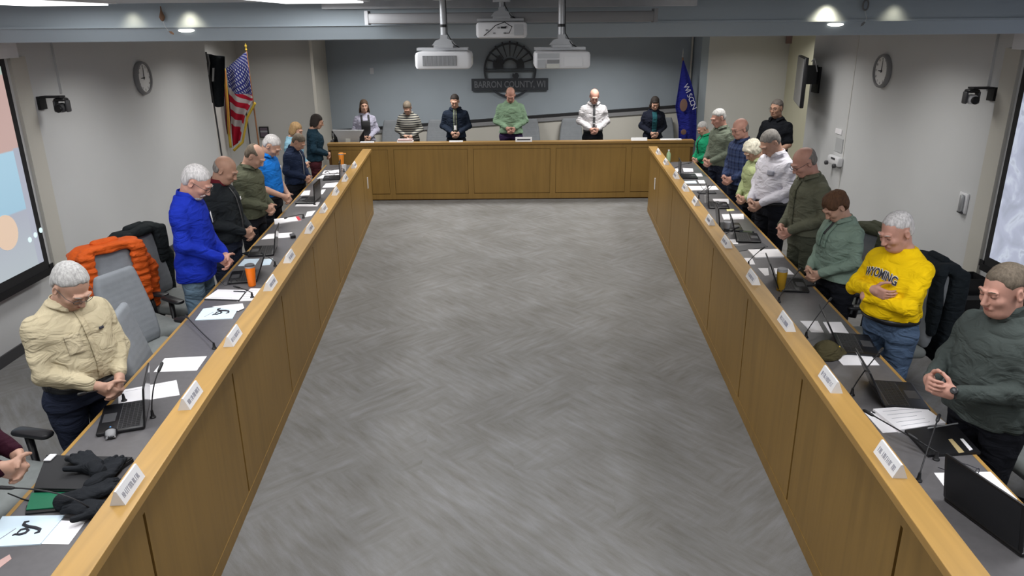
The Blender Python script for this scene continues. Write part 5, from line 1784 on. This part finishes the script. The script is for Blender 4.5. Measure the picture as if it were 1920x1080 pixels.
sheet([(1778, 824), (1785, 823), (1808, 848), (1798, 850)], 'tan striped card lying on the black portfolio', 'card', nmat('tan_card', (.45, .35, .18), .6), z=TZ + .014, name='card')
sheet([(1800, 823), (1806, 823), (1824, 843), (1818, 845)], 'thin white card lying on the black portfolio', 'card', z=TZ + .014, name='card')
sheet([(-30, 1068), (18, 1040), (22, 1048), (-20, 1080)], 'narrow pinkish strip of paper at the lower left corner', mat=nmat('pinkish_card', (.55, .36, .33), .7), name='paper_strip')

# ---- laptops
M_keys = noisy('keyboard_black', (.02, .02, .022), .5, .3, (60, 60, 60))
def laptop(h1, h2, side, open_deg, label, w=None, d=.235, lid_h=.225, screen=None):
    """h1, h2: pixels of the hinge's ends; the keyboard reaches away from the room's middle"""
    a, b = T2(*h1), T2(*h2)
    c = (a + b) / 2; v = (b - a); W = v.length if w is None else w
    ang = math.atan2(v.y, v.x)
    # local x along the hinge, local y towards the sitter
    sit = Vector((side, 0, 0))
    yv = Vector((-math.sin(ang), math.cos(ang), 0))
    if yv.dot(sit) < 0: ang += PI
    t = empty('laptop', (c.x, c.y, TZ), ang, label, 'laptop', 'laptops on the desks')
    MB().rbox(W, d, .018, .012, Matrix.Translation((0, d / 2, .0105)), 4).build('base', M_black, t, smooth=True)
    kb = MB().box(-W * .44, W * .44, d * .10, d * .58, .0195, .0205).build('keyboard', M_dgrey, t)
    m = MB()
    for r in range(5):
        for q in range(14):
            x = -W * .43 + q * W * .86 / 14; y = d * .12 + r * d * .45 / 5
            m.box(x + .001, x + W * .86 / 14 - .002, y + .001, y + d * .45 / 5 - .002, .0205, .0225)
    m.build('keys', M_keys, kb)
    MB().box(-.05, .05, d * .66, d * .93, .0192, .0202).build('touchpad', M_dgrey, t)
    R = Matrix.Translation((0, .004, .016)) @ Matrix.Rotation(math.radians(open_deg), 4, 'X')
    lid = MB().rbox(W, lid_h, .009, .012, R @ Matrix.Translation((0, lid_h / 2, .0)), 4).build('lid', M_black, t, smooth=True)
    MB().box(-W * .46, W * .46, .014, lid_h - .012, .0048, .0056, R).build('screen', screen or nmat('laptop_screen', (.012, .013, .016), .15), lid)
    return t
laptop((282, 757), (274, 800), -1, 97, 'open black laptop with a visible keyboard in front of the beige shirt', w=.34)
laptop((1785, 951), (1892, 1031), 1, 100, 'large black laptop with its raised lid towards the room, nearest on the right desk', w=.40, lid_h=.235)
laptop((1629, 719), (1656, 765), 1, 118, 'open black laptop on the right desk between the paper stack and the white sheet', w=.34)
laptop((1559, 629), (1575, 663), 1, 118, 'open black laptop on the right desk behind the olive cap', w=.34)
laptop((1450, 525), (1458, 545), 1, 112, 'dark laptop beside the orange tumbler on the right desk', w=.32)
laptop((1372, 434), (1382, 460), 1, 105, 'black laptop beyond the thick booklet on the right desk', w=.32)
laptop((1340, 414), (1352, 440), 1, 98, 'black laptop with upright lid in front of the lime jacket', w=.32)
laptop((1322, 376), (1330, 396), 1, 96, 'black laptop with upright lid in front of the blue plaid shirt', w=.32)
laptop((1270, 325), (1277, 338), 1, 92, 'black laptop with upright lid at the far end of the right desk', w=.32)
laptop((488, 510), (483, 528), -1, 112, 'open black laptop beside the orange tumbler on the left desk', w=.32)
laptop((521, 462), (514, 480), -1, 100, 'black laptop with upright lid on the left desk beyond the orange tumbler', w=.32)
laptop((601, 372), (592, 381), -1, 92, 'black laptop with broad upright lid in front of the light blue top', w=.36)
laptop((641, 328), (637, 340), -1, 92, 'black laptop at the far end of the left desk', w=.30)

# closed black laptop, green folder, gloves near the lower left
q = [T2(88, 862), T2(252, 866), T2(160, 928), T2(64, 926)]
c = sum(q, Vector()) / 4
t = empty('laptop', (c.x, c.y, TZ), 0, 'closed black laptop under the upper glove, nearest on the left desk', 'laptop')
MB().prism([(p.x - c.x, p.y - c.y) for p in q], 0, .022).build('base', M_black, t, bevel=.004)
MB().prism([((p.x - c.x) * .985, (p.y - c.y) * .985) for p in q], .0225, .030).build('lid', M_blackm, t, bevel=.003)
tag(MB().rbox(.035, .06, .008, .004).build('usb_stick', M_white, smooth=True), 'small white card by the edge of the closed laptop, left desk', 'card').location = tuple(T2(97, 870) + Vector((.0, 0, .036)))
sheet([(60, 928), (185, 926), (150, 952), (50, 960)], 'green folder under the closed laptop and gloves, left desk', 'folder', nmat('green_plastic', (.005, .16, .075), .4), th=.012, name='folder')
sheet([(50, 950), (150, 945), (160, 955), (48, 966)], 'black folder edge below the green folder on the left desk', 'folder', M_black, th=.008, name='folder')

M_glove = cloth('black_glove_knit', (.018, .02, .024), var=.2)
def glove(px, py, ang, label, z0=.03, splay=.35, dy=0):
    c = T2(px, py)
    t = empty('glove', (c.x, c.y, TZ + z0), ang, label, 'glove', 'black gloves on the left desk')
    F = Field((-.17, -.14, -.02), (.17, .14, .08), .0045)
    F.add(p_box((-.02, 0, .022), (.055, .048, .020), .018), .01)
    F.add(p_cap((-.07, 0, .022), (-.125, .01, .02), .034, .038), .02)
    for i, (o, ln) in enumerate(((.036, .07), (.012, .082), (-.013, .078), (-.037, .06))):
        a_ = o * 9 * splay + (.06 * math.sin(i * 3))
        p0 = Vector((.03, o, .022)); d0 = Vector((math.cos(a_), math.sin(a_), .25)); d1 = Vector((math.cos(a_ * 1.2), math.sin(a_ * 1.2), -.25))
        p1 = p0 + d0 * ln * .55; p2 = p1 + d1 * ln * .5
        F.add(p_cap(p0, p1, .0135, .0125), .008); F.add(p_cap(p1, p2, .0125, .0105), .005)
    F.add(p_cap((-.03, .045, .022), (.01, .095, .03), .016, .013), .01)
    F.warp(folds(.002, (70, 60, 80), seed=px))
    F.build('glove_body', M_glove, t, 1)
    return t
glove(168, 885, 2.5, 'black knitted glove with spread fingers, lying on the closed laptop', .032)
glove(205, 893, 1.6, 'black glove bunched beside the ledge, right of the spread-fingered glove', .012, .15)
glove(180, 935, .7, 'crumpled black glove lying on the green folder', .014, .2)
glove(172, 962, 3.0, 'black glove below the green folder, beside the ledge', .004, .25)

# ---- gooseneck microphones: base pixel on the worktop, tip pixel at height zt
M_mic = nmat('microphone_black', (.015, .015, .017), .45)
def mic(bpx, tpx, zt, label, bend=.5):
    b = T2(*bpx); tpt = T2(*tpx, zt)
    t = empty('gooseneck_microphone', (b.x, b.y, TZ), 0, label, 'microphone', 'gooseneck microphones along the desks')
    MB().lathe([(.016, 0), (.016, .006), (.010, .012), (.006, .045)], 16).build('base', M_mic, t, smooth=True)
    d = tpt - Vector((b.x, b.y, TZ))
    mid = Vector((d.x * .30, d.y * .30, d.z * (.62 + .25 * bend)))
    pts = []
    for s in np.linspace(0, 1, 14):
        p0 = Vector((0, 0, .04))
        pts.append(p0 * (1 - s) ** 2 + mid * 2 * s * (1 - s) + d * s * s)
    MB().tube(pts, .0036, 7).build('gooseneck', M_mic, t, smooth='all')
    e = (pts[-1] - pts[-2]).normalized()
    MB().tube([pts[-1] - e * .004, pts[-1] + e * .008, pts[-1] + e * .05, pts[-1] + e * .058], [.005, .0085, .0085, .004], 10).build('capsule', M_mic, t, smooth='all')
    return t
mic((402, 654), (352, 596), .80, 'thin gooseneck microphone on the left desk in front of the second empty chair', 0)
mic((287, 783), (297, 697), .99, 'gooseneck microphone beside the open laptop in front of the beige shirt', .5)
mic((233, 752), (160, 737), .95, 'gooseneck microphone reaching past the beige shirt\'s hands', .2)
mic((172, 968), (25, 915), .94, 'curved gooseneck microphone beside the lowest glove, left desk', .8)
mic((473, 558), (450, 540), .86, 'gooseneck microphone beside the clipboard on the left desk', .2)
mic((516, 499), (500, 480), .85, 'gooseneck microphone behind the orange tumbler, left desk', .2)
mic((569, 409), (538, 408), .86, 'gooseneck microphone over the red-edged booklet', .4)
mic((590, 384), (572, 376), .86, 'gooseneck microphone on the left desk in front of the navy jacket', .3)
mic((645, 322), (612, 322), .88, 'gooseneck microphone at the far end of the left desk', .5)
mic((1722, 902), (1757, 790), .92, 'gooseneck microphone beside the black portfolio on the right desk', .1)
mic((1742, 853), (1637, 779), .84, 'gooseneck microphone stretched over the thick paper stack', .0)
mic((1755, 862), (1722, 826), .83, 'short gooseneck microphone pointing at the paper stack', .2)
mic((1597, 741), (1648, 662), .92, 'gooseneck microphone crossing the laptop in front of the yellow sweatshirt', .1)
mic((1511, 633), (1554, 565), .90, 'gooseneck microphone crossing the white sheets in front of the sage blazer', .1)
mic((1460, 567), (1497, 508), .90, 'gooseneck microphone beside the orange tumbler on the right desk', .1)
mic((1403, 499), (1426, 469), .88, 'gooseneck microphone over the thick booklet on the right desk', .1)
mic((1355, 452), (1376, 430), .88, 'gooseneck microphone beyond the thick booklet on the right desk', .3)
mic((1310, 372), (1324, 352), .88, 'gooseneck microphone over the long white sheet, right desk', .3)
mic((1264, 322), (1290, 306), .90, 'gooseneck microphone at the far end of the right desk', .5)

# ---- tumblers, mouse, phones, glasses, cap
def tumbler(px, py, label, body, dark=M_dgrey, s=1.0):
    c = T2(px, py)
    t = empty('tumbler', (c.x, c.y, TZ), 0, label, 'tumbler')
    MB().lathe([(.026 * s, 0), (.030 * s, .004), (.033 * s, .05 * s), (.040 * s, .15 * s), (.040 * s, .165 * s)], 28).build('cup_body', body, t, smooth=True)
    MB().lathe([(.0405 * s, .160 * s), (.041 * s, .172 * s)], 28).build('steel_rim', M_lgrey, t, smooth=True)
    MB().lathe([(.040 * s, .170 * s), (.038 * s, .182 * s), (.030 * s, .186 * s)], 28).build('lid', dark, t, smooth=True)
    return t
tumbler(473, 536, 'bright orange tumbler with a dark lid on the left desk', nmat('orange_enamel', (.95, .20, .01), .35))
tumbler(1463, 545, 'orange and ochre tumbler on the right desk beside a laptop', nmat('ochre_enamel', (.42, .24, .02), .4), M_grey)
t = tumbler(641, 309.5, 'orange bottle with a side tab at the far end of the left desk', nmat('orange_bottle', (.80, .26, .03), .4), nmat('orange_cap', (.85, .32, .06), .4))
MB().box(.02, .075, -.01, .01, .165, .18).build('spout', bpy.data.materials['orange_cap'], t)
c = T2(1253, 303)
t = empty('water_bottle', (c.x, c.y, TZ), 0, 'small pale green plastic bottle by the ledge at the far right desk', 'bottle')
MB().lathe([(.03, 0), (.032, .02), (.031, .12), (.013, .15), (.012, .165)], 20).build('bottle_body', nmat('pale_green_plastic', (.35, .5, .30), .3), t, smooth=True)
MB().lathe([(.014, .165), (.014, .18)], 16).build('cap', M_white, t, smooth=True)
for px, py, lab in ((1325, 380, 'small white cup by the ledge in front of the blue plaid shirt'), (1362, 432, 'small white cup near the right ledge beyond the thick booklet'), (646, 320, 'small white cup at the far end of the left desk')):
    c = T2(px, py)
    t = empty('paper_cup', (c.x, c.y, TZ), 0, lab, 'cup', 'small white cups on the desks')
    MB().lathe([(.024, 0), (.034, .085), (.032, .085), (.022, .004)], 20).build('cup_body', M_white, t, smooth=True)
    MB().lathe([(.035, .083), (.036, .086), (.035, .089)], 20, closed=False).build('rim', M_white, t, smooth=True)
c = T2(209, 816)
t = empty('computer_mouse', (c.x, c.y, TZ), math.radians(25), 'black and silver computer mouse in front of the open laptop, left desk', 'mouse')
F = Field((-.05, -.07, -.01), (.05, .07, .06), .004)
F.add(p_ell((0, 0, .008), (.034, .056, .030)), .01); F.clip(lambda X, Y, Z: -Z + .002)
F.build('mouse_body', M_black, t, 1)
MB().grid(8, 8, lambda u, v: Vector(((u - .5) * .05, -.052 + v * .05, .008 + .0305 * math.sqrt(max(0, 1 - ((u - .5) * .05 / .034) ** 2 - ((-.052 + v * .05) / .056) ** 2)) + .001)), .002).build('silver_shell', M_grey, t, smooth='all')
MB().lathe([(.006, -.004), (.008, 0), (.006, .004)], 12, Matrix.Translation((0, .026, .0315)) @ Matrix.Rotation(PI / 2, 4, 'Y')).build('scroll_wheel', nmat('wheel_blue', (.1, .3, .6), .3), t, smooth=True)
def pair_of_glasses(px, py, label, z=TZ + .004):
    c = T2(px, py)
    t = empty('eyeglasses', (c.x, c.y, z), .6, label, 'glasses')
    for s in (-1, 1):
        MB().tube([(s * .033 + .024 * math.cos(a), 0, .020 + .018 * math.sin(a)) for a in np.linspace(0, 2 * PI, 17)], .002, 6).build('rim', M_ink, t, smooth='all')
        MB().tube([(s * .058, 0, .024), (s * .060, .05, .022), (s * .056, .13, .010)], .002, 6).build('temple', M_ink, t, smooth='all')
    MB().tube([(-.009, 0, .026), (0, -.002, .029), (.009, 0, .026)], .002, 6).build('bridge', M_ink, t, smooth='all')
pair_of_glasses(1823, 898, 'dark-rimmed eyeglasses lying on the sheet behind the nearest right laptop')
pair_of_glasses(432, 534, 'folded eyeglasses on the left desk near the orange tumbler', TZ + .002)
c = T2(1548, 668)
t = empty('baseball_cap', (c.x, c.y, TZ), math.radians(-60), 'olive baseball cap with gold embroidery lying by the right ledge', 'cap')
F = Field((-.12, -.12, -.01), (.12, .20, .14), .005)
F.add(p_ell((0, 0, .01), (.085, .10, .095)), .01); F.add(p_ell((0, .10, .014), (.065, .075, .010)), .02)
F.clip(lambda X, Y, Z: -Z + .001)
F.add(p_ell((0, 0, -.01), (.078, .092, .088)), .004, 's')
F.build('cap_body', cloth('olive_cap', (.07, .06, .03)), t, 1)
MB().rbox(.06, .012, .02, .005, Matrix.Translation((0, .088, .05)) @ Matrix.Rotation(-.5, 4, 'X')).build('embroidery', nmat('gold_thread', (.6, .42, .05), .5), t)
MB().lathe([(.008, 0), (.006, .006)], 12, Matrix.Translation((0, 0, .103))).build('top_button', bpy.data.materials['olive_cap'], t, smooth=True)
def small_box(px, py, w, d, h, ang, m, label, cat, name, z=TZ, top=None):
    c = T2(px, py, z)
    t = empty(name, (c.x, c.y, z), ang, label, cat)
    MB().rbox(w, d, h, min(w, d) * .12, Matrix.Translation((0, 0, h / 2)), 3).build('case', m, t, smooth=True)
    if top: MB().box(-w * .42, w * .42, -d * .44, d * .44, h, h + .0008).build('face', top, t)
    return t
M_glass = nmat('phone_glass', (.015, .02, .03), .1)
small_box(468, 477, .075, .15, .009, .9, M_black, 'black phone on the left desk beyond the bluish sheets', 'phone', 'phone', top=M_glass)
small_box(549, 445, .05, .10, .03, .4, M_black, 'small black device by the left ledge beyond the upright laptop', 'device', 'recorder', top=M_dgrey)
small_box(600, 410, .07, .13, .012, .3, M_dgrey, 'dark phone by the left ledge near the navy jacket', 'phone', 'phone', top=M_glass)
small_box(1346, 384, .07, .12, .03, .2, M_black, 'small black device in front of the blue plaid shirt', 'device', 'recorder', top=M_dgrey)
small_box(1400, 436, .07, .14, .010, 1.2, M_black, 'black phone on the right desk in front of the white shirt', 'phone', 'phone', top=M_glass)
small_box(1500, 530, .16, .22, .012, .2, M_blackm, 'flat black case behind the orange tumbler on the right desk', 'case', 'tablet_case', top=M_dgrey)
small_box(1325, 362, .22, .12, .012, .0, M_blackm, 'flat dark case with a pale label on the right desk', 'case', 'tablet_case', top=M_dgrey)
# pens
def pen(a, b, label, z=TZ + .010, m=M_ink):
    p, q = T2(*a, z), T2(*b, z)
    t = empty('pen', (p.x, p.y, z), 0, label, 'pen')
    d = q - p
    d = d.normalized() * min(d.length, .15)
    MB().tube([(0, 0, 0), d * .85], .0045, 8).build('barrel', m, t, smooth='all')
    MB().tube([d * .85, d], [.0045, .001], 8).build('tip', M_lgrey, t, smooth='all')
pen((438, 546), (464, 547), 'black pen lying on the white sheet beside the clipboard, left desk')
pen((1636, 772), (1642, 775), 'short dark pen at the corner of the paper stack on the right desk', TZ + .022)
tag(MB().tube([T2(1830, 781, .80) - T2(1775, 790, .80), Vector((0, 0, 0))], .004, 6).build('stylus', M_lgrey), 'thin grey stylus with the paper stack on the right desk', 'stylus').location = tuple(T2(1740, 803, TZ + .02))
# black cables on the desks
def cable(pts, label, r=.003):
    P = [T2(*p, TZ + r) for p in pts]
    c = P[0].copy()
    o = MB().tube([p - c for p in P], r, 6).build('cable', M_blackm, smooth='all'); o.location = c
    tag(o, label, 'cable', 'black cables lying on the desks')
cable([(1312, 344), (1316, 352), (1322, 357), (1330, 354), (1336, 346)], 'black cable looping over the long white sheet on the right desk')
cable([(612, 318), (618, 325), (626, 328), (634, 322)], 'black cable over the sheets at the far end of the left desk')
cable([(15, 925), (40, 935), (60, 940), (90, 936)], 'black cable near the green folder on the left desk')

# ---- name plates standing on the ledges
def name_plate(px, py, side, L_, label, seed, w=.20, h=.062):
    X = xL if side < 0 else xR
    c = T2(px, py, LZ + .03)
    y = c.y
    x = X(y) + side * .035
    d = .0704 if side < 0 else .0659
    ang = math.atan2(1, -d if side < 0 else d)      # along the ledge
    t = empty('name_plate', (x, y, LZ), ang - (PI if side > 0 else 0), label, 'name plate', 'white name plates along the ledges')
    # wedge tent: local x along the ledge, local -y towards the room's middle
    sgn = -1 if True else 1
    prof = [(-.030, 0), (.030, 0), (.004, h), (-.004, h)]
    M = Matrix(((0, 0, 1, 0), (1, 0, 0, 0), (0, 1, 0, 0), (0, 0, 0, 1)))
    MB().prism(prof, -w / 2, w / 2, M).build('tent', M_white, t)
    rnd = random.Random(seed)
    for fs in (-1, 1):
        m = MB()
        x0 = -w * .40
        slope = Matrix.Translation((0, fs * .0305, 0)) @ Matrix.Rotation(fs * math.atan2(.026, h), 4, 'X')
        while x0 < w * .38:
            wd = rnd.uniform(.006, .010)
            if rnd.random() < .12: x0 += .008; continue
            # irregular letter-like strokes, as unreadable as in the photograph
            m.box(x0, x0 + .0022, -.0008, .0008, h * .34, h * .70, slope)
            k = rnd.choice((.36, .5, .66))
            m.box(x0 + .0022, x0 + wd - .002, -.0008, .0008, h * k, h * (k + .05), slope)
            if rnd.random() < .5: m.box(x0 + wd - .0022, x0 + wd, -.0008, .0008, h * .34, h * .70, slope)
            x0 += wd + .0035
        m.build('printed_name', M_inkg, t)
    return t
LP = [(235, 908, 'beside the gloves'), (366, 741, 'in front of the nearest empty grey chair'), (440, 629, 'before the second empty grey chair'), (506, 530, 'beside the orange tumbler'),
      (537, 480, 'two steps beyond the orange tumbler'), (573, 427, 'beside the red-edged booklet'), (612, 390, 'in front of the navy jacket'), (637, 358, 'in front of the light blue top'),
      (653, 333, 'second from the far end'), (671, 309, 'at the far end')]
for i, (px, py, w_) in enumerate(LP): name_plate(px, py, -1, 0, 'white name plate on the left ledge ' + w_, i)
RP = [(1665, 860, 'beside the black portfolio'), (1547, 711, 'in front of the yellow sweatshirt'), (1470, 602, 'in front of the sage blazer'), (1407, 519, 'near the orange tumbler'),
      (1352, 453, 'in front of the olive shirt'), (1321, 412, 'in front of the white shirt'), (1297, 377, 'in front of the lime jacket'), (1279, 351, 'in front of the blue plaid shirt'),
      (1262, 328, 'in front of the sage grey jacket'), (1245, 303, 'second from the far end'), (1231, 284, 'at the far end')]
for i, (px, py, w_) in enumerate(RP): name_plate(px, py, 1, 0, 'white name plate on the right ledge ' + w_, 50 + i)

# ---- things on the dais
def on_dais(px, py, z=.955, y=12.40): return aty(px, py, y)
t = empty('monitor', (aty(652, 250, 12.62).x, 12.66, .77), math.radians(-6), 'pale grey monitor seen from behind at the left end of the dais', 'monitor')
MB().prism([(-.27, .36), (.27, .36), (.19, .24), (.17, .13), (-.17, .13), (-.19, .24)], -.03, .03, XZ).build('housing', M_lgrey, t, bevel=.008)
MB().box(-.26, .26, .03, .04, .14, .36).build('screen', M_black, t)
MB().box(-.04, .04, -.045, -.03, 0, .22).build('neck', M_offw, t)
MB().rbox(.24, .18, .015, .03, Matrix.Translation((0, 0, .0075))).build('foot', M_grey, t, smooth=True)
t = empty('desk_phone', (aty(625, 250, 12.62).x, 12.68, .77), 0, 'dark office equipment beside the monitor at the left end of the dais', 'phone')
MB().rbox(.16, .14, .16, .03, Matrix.Translation((0, 0, .08))).build('case', M_black, t, smooth=True)
MB().rbox(.05, .18, .04, .015, Matrix.Translation((-.03, 0, .18))).build('handset', M_dgrey, t, smooth=True)
def dais_plate(px, w, h, label, m=M_white, ink=True, name='name_plate', cat='name plate', z=.955, y=12.385, seed=3):
    q = aty(px, 262, y)
    t = empty(name, (q.x, y, z), 0, label, cat)
    MB().prism([(-.035, 0), (.035, 0), (.005, h), (-.005, h)], -w / 2, w / 2, Matrix(((0, 0, 1, 0), (1, 0, 0, 0), (0, 1, 0, 0), (0, 0, 0, 1)))).build('tent', m, t)
    if ink: MB().box(-w * .40, w * .40, -.001, .001, h * .35, h * .62, Matrix.Translation((0, -.0355, 0)) @ Matrix.Rotation(-math.atan2(.03, h), 4, 'X')).build('printed_name', M_ink, t)
dais_plate(982, .27, .07, 'white name plate with a dark name bar at the centre of the dais')
dais_plate(1198, .26, .045, 'white name plate on the dais left of the black cardigan', ink=False)
q = aty(760, 262, 12.42)
t = empty('book_stack', (q.x, 12.42, .955), 0, 'small stack of pinkish and white booklets in front of the striped sweater', 'books')
MB().box(-.13, .13, -.05, .05, 0, .025).build('booklet', M_paper, t)
MB().box(-.12, .12, -.045, .05, .025, .050).build('booklet', nmat('pink_paper', (.6, .42, .42), .7), t)
def dais_sheet(px, w, label, m=M_paper):
    q = aty(px, 264, 12.41); o = MB().box(-w / 2, w / 2, -.04, .05, 0, .012).build('paper_sheet', m); o.location = (q.x, 12.41, .955)
    tag(o, label, 'paper')
dais_sheet(855, .22, 'white papers on the dais in front of the dark suit jacket')
dais_sheet(688, .22, 'papers on the dais beside the monitor')
dais_sheet(1258, .34, 'pale folder on the dais in front of the state flag')

# ------------------------------------------------------------------ office chairs
def make_chair(label, loc, rz, group='grey office chairs'):
    """local +Y is the way the chair faces"""
    t = empty('office_chair', loc, rz, label, 'chair', group)
    F = Field((-.30, -.12, .44), (.30, .12, 1.10), .010)
    for k in range(13):
        s = k / 12
        z = .54 + s * .50
        w = .215 - .045 * s ** 1.5 + .01 * math.sin(s * PI)
        y = .02 * math.cos(s * PI) - .02 - .055 * s
        F.add(p_box((0, y, z), (w, .030, .045), .028), .03)
    F.build('backrest', M_chair, t, 1).location = (0, -.22, 0)
    F = Field((-.30, -.30, .38), (.30, .32, .54), .010)
    F.add(p_box((0, .01, .465), (.25, .235, .040), .036), .02)
    F.add(p_box((0, .18, .455), (.235, .09, .040), .038), .03)
    F.build('seat', M_chairs, t, 1)
    MB().rbox(.12, .03, .52, .01, Matrix.Translation((0, -.30, .66))).build('back_support', M_black, t, smooth=True)
    MB().rbox(.30, .30, .04, .03, Matrix.Translation((0, -.02, .41))).build('mechanism', M_black, t, smooth=True)
    MB().tube([(0, 0, .12), (0, 0, .40)], .028, 14).build('gas_column', M_black, t, smooth=True)
    for s in (-1, 1):
        a = MB().tube([(s * .20, 0, .42), (s * .29, 0, .44), (s * .295, -.02, .62)], [.018, .020, .022], 8).build('arm_post', M_black, t, smooth='all')
        MB().rbox(.085, .25, .028, .035, Matrix.Translation((s * .29, .02, .635)), 5).build('arm_pad', M_black, t, smooth=True)
    for k in range(5):
        a = 2 * PI * k / 5 + .3
        c, sn = math.cos(a), math.sin(a)
        lg = MB().tube([(.03 * c, .03 * sn, .13), (.18 * c, .18 * sn, .105), (.30 * c, .30 * sn, .075)], [.026, .020, .015], 8).build('leg', M_black, t, smooth='all')
        MB().lathe([(.027, -.012), (.030, -.008), (.030, .008), (.027, .012)], 14, Matrix.Translation((.30 * c, .30 * sn, .030)) @ Matrix.Rotation(a, 4, 'Z') @ Matrix.Rotation(PI / 2, 4, 'X')).build('caster', M_dgrey, lg, smooth=True)
    return t
_proto = [None]
def chair(label, x, y, face_deg, group='grey office chairs'):
    rz = math.radians(face_deg - 90)
    if _proto[0] is None:
        _proto[0] = make_chair(label, (x, y, 0), rz, group); return _proto[0]
    c = copy_tree(_proto[0]); c.location = (x, y, 0); c.rotation_euler = (0, 0, rz)
    return tag(c, label, 'chair', group)

def at_seat(px, py, z): q = atz(px, py, z); return q

def seat_chair(label, bpx, bpy_, face, zb=1.05, **k):
    """bpx, bpy_: pixel of the backrest's top centre"""
    q = atz(bpx, bpy_, zb)
    a = math.radians(face)
    x = q.x + .275 * math.cos(a); y = q.y + .275 * math.sin(a)
    return chair(label, x, y, face, **k), x, y

CH = {}
CH['a'] = seat_chair('empty grey office chair nearest the beige shirt on the left', 234, 590, 12)
CH['b'] = seat_chair('empty grey office chair in front of the orange jacket on the left', 222, 518, -22)
_cc = chair('grey office chair with the orange puffer jacket over its back', -2.98, 5.62, -35); CH['c'] = (_cc, -2.98, 5.62)
_cd = chair('grey office chair with the black jacket over its back behind the blue pullover', -2.96, 6.28, -14); CH['d'] = (_cd, -2.96, 6.28)
_ce = chair('grey office chair with the navy puffer jacket at the lower left', -2.76, 3.42, -14); CH['e'] = (_ce, -2.76, 3.42)
CH['f'] = seat_chair('grey office chair with the olive jacket behind the sage blazer', 1637, 440, 190)
_cg = chair('grey office chair with the black coat behind the yellow sweatshirt', 2.78, 5.24, 182); CH['g'] = (_cg, 2.78, 5.24)
CH['h'] = chair('grey office chair behind the grey fleece at the lower right', 2.98, 3.62, 184)
for px, lab in ((727, 'grey chair back at the dais beside the black pinafore dress'), (815, 'grey chair back at the dais between striped sweater and suit jacket'),
                (992, 'grey chair back at the dais right of the mint sweater'), (1076, 'grey chair back at the dais left of the white shirt'),
                (1268, 'grey chair back at the dais beside the state flag')):
    q = aty(px, 240, 13.75)
    chair(lab, q.x + (-.12 if px == 1268 else 0), 14.08, 270, 'grey chairs at the dais')

# jackets hung over chair backs
def jacket(label, name, ch, mat, front=.17, quilt=0, w=.25, top=1.09, bot=.50, back=.05, seed=1.0, sleeves=True, cover=True, body='jacket_body'):
    t0, x, y = ch
    rz = t0.rotation_euler.z
    t = empty(name, (x, y, 0), rz, label, 'jacket')
    F = Field((-.42, -.52, bot - .08), (.42, .05, top + .10), .0085)
    # behind the backrest and folded over its top
    F.add(p_box((0, -.365 - back * .3, (top + bot) / 2), (w, .040 + back * .5, (top - bot) / 2), .035), .03)
    F.add(p_box((0, -.31, top), (w * .86, .085, .035), .03), .03)
    if cover: 
        for s in (-1, 1): F.add(p_box((s * w * .80, -.235, top + .01 - front), (.06, .030, front), .025), .03)
    if sleeves:
        for s in (-1, 1):
            F.add(p_cap((s * w * .85, -.33, top - .04), (s * (w + .07), -.31, (top + bot) / 2 + .05), .065, .058), .03)
            F.add(p_cap((s * (w + .07), -.31, (top + bot) / 2 + .05), (s * (w + .05), -.30, bot + .05), .058, .048), .02)
    if quilt:
        F.warp(lambda X, Y, Z: (-.010 * np.abs(np.sin(PI * Z / quilt)) + .005 + .004 * np.sin(30 * X + 8 * np.sin(9 * Z))).astype(np.float32))
    else:
        F.warp(folds(.009, (26, 20, 14), seed=seed))
    F.build(body, mat, t, 1)
    F = Field((-.16, -.45, top), (.16, -.20, top + .14), .008)
    F.add(p_cap((-.08, -.33, top + .03), (.08, -.33, top + .03), .035), .02)
    F.build('collar', mat, t, 1)
    return t
jacket('orange quilted puffer jacket hung over a chair back on the left', 'puffer_jacket', CH['c'], cloth('orange_nylon', (.62, .10, .015), rough=.6, bump=.1), quilt=.055, w=.26, front=.26, top=1.11)
jacket('black jacket hung over a chair back behind the blue pullover', 'jacket', CH['d'], cloth('black_wool', (.016, .02, .022)), seed=2, w=.25, bot=.36)
jacket('navy quilted puffer jacket over a chair back at the lower left', 'puffer_jacket', CH['e'], cloth('navy_nylon', (.015, .02, .035), rough=.55, bump=.1), quilt=.07, seed=3, bot=.42)
jacket('olive grey jacket hung over the chair behind the sage blazer', 'jacket', CH['f'], cloth('olive_canvas', (.07, .075, .05)), seed=4, sleeves=False, front=.30, w=.23)
jacket('black coat hung over the chair behind the yellow sweatshirt', 'coat', CH['g'], cloth('black_coat', (.012, .016, .02)), seed=5, bot=.36, sleeves=False, front=.25)
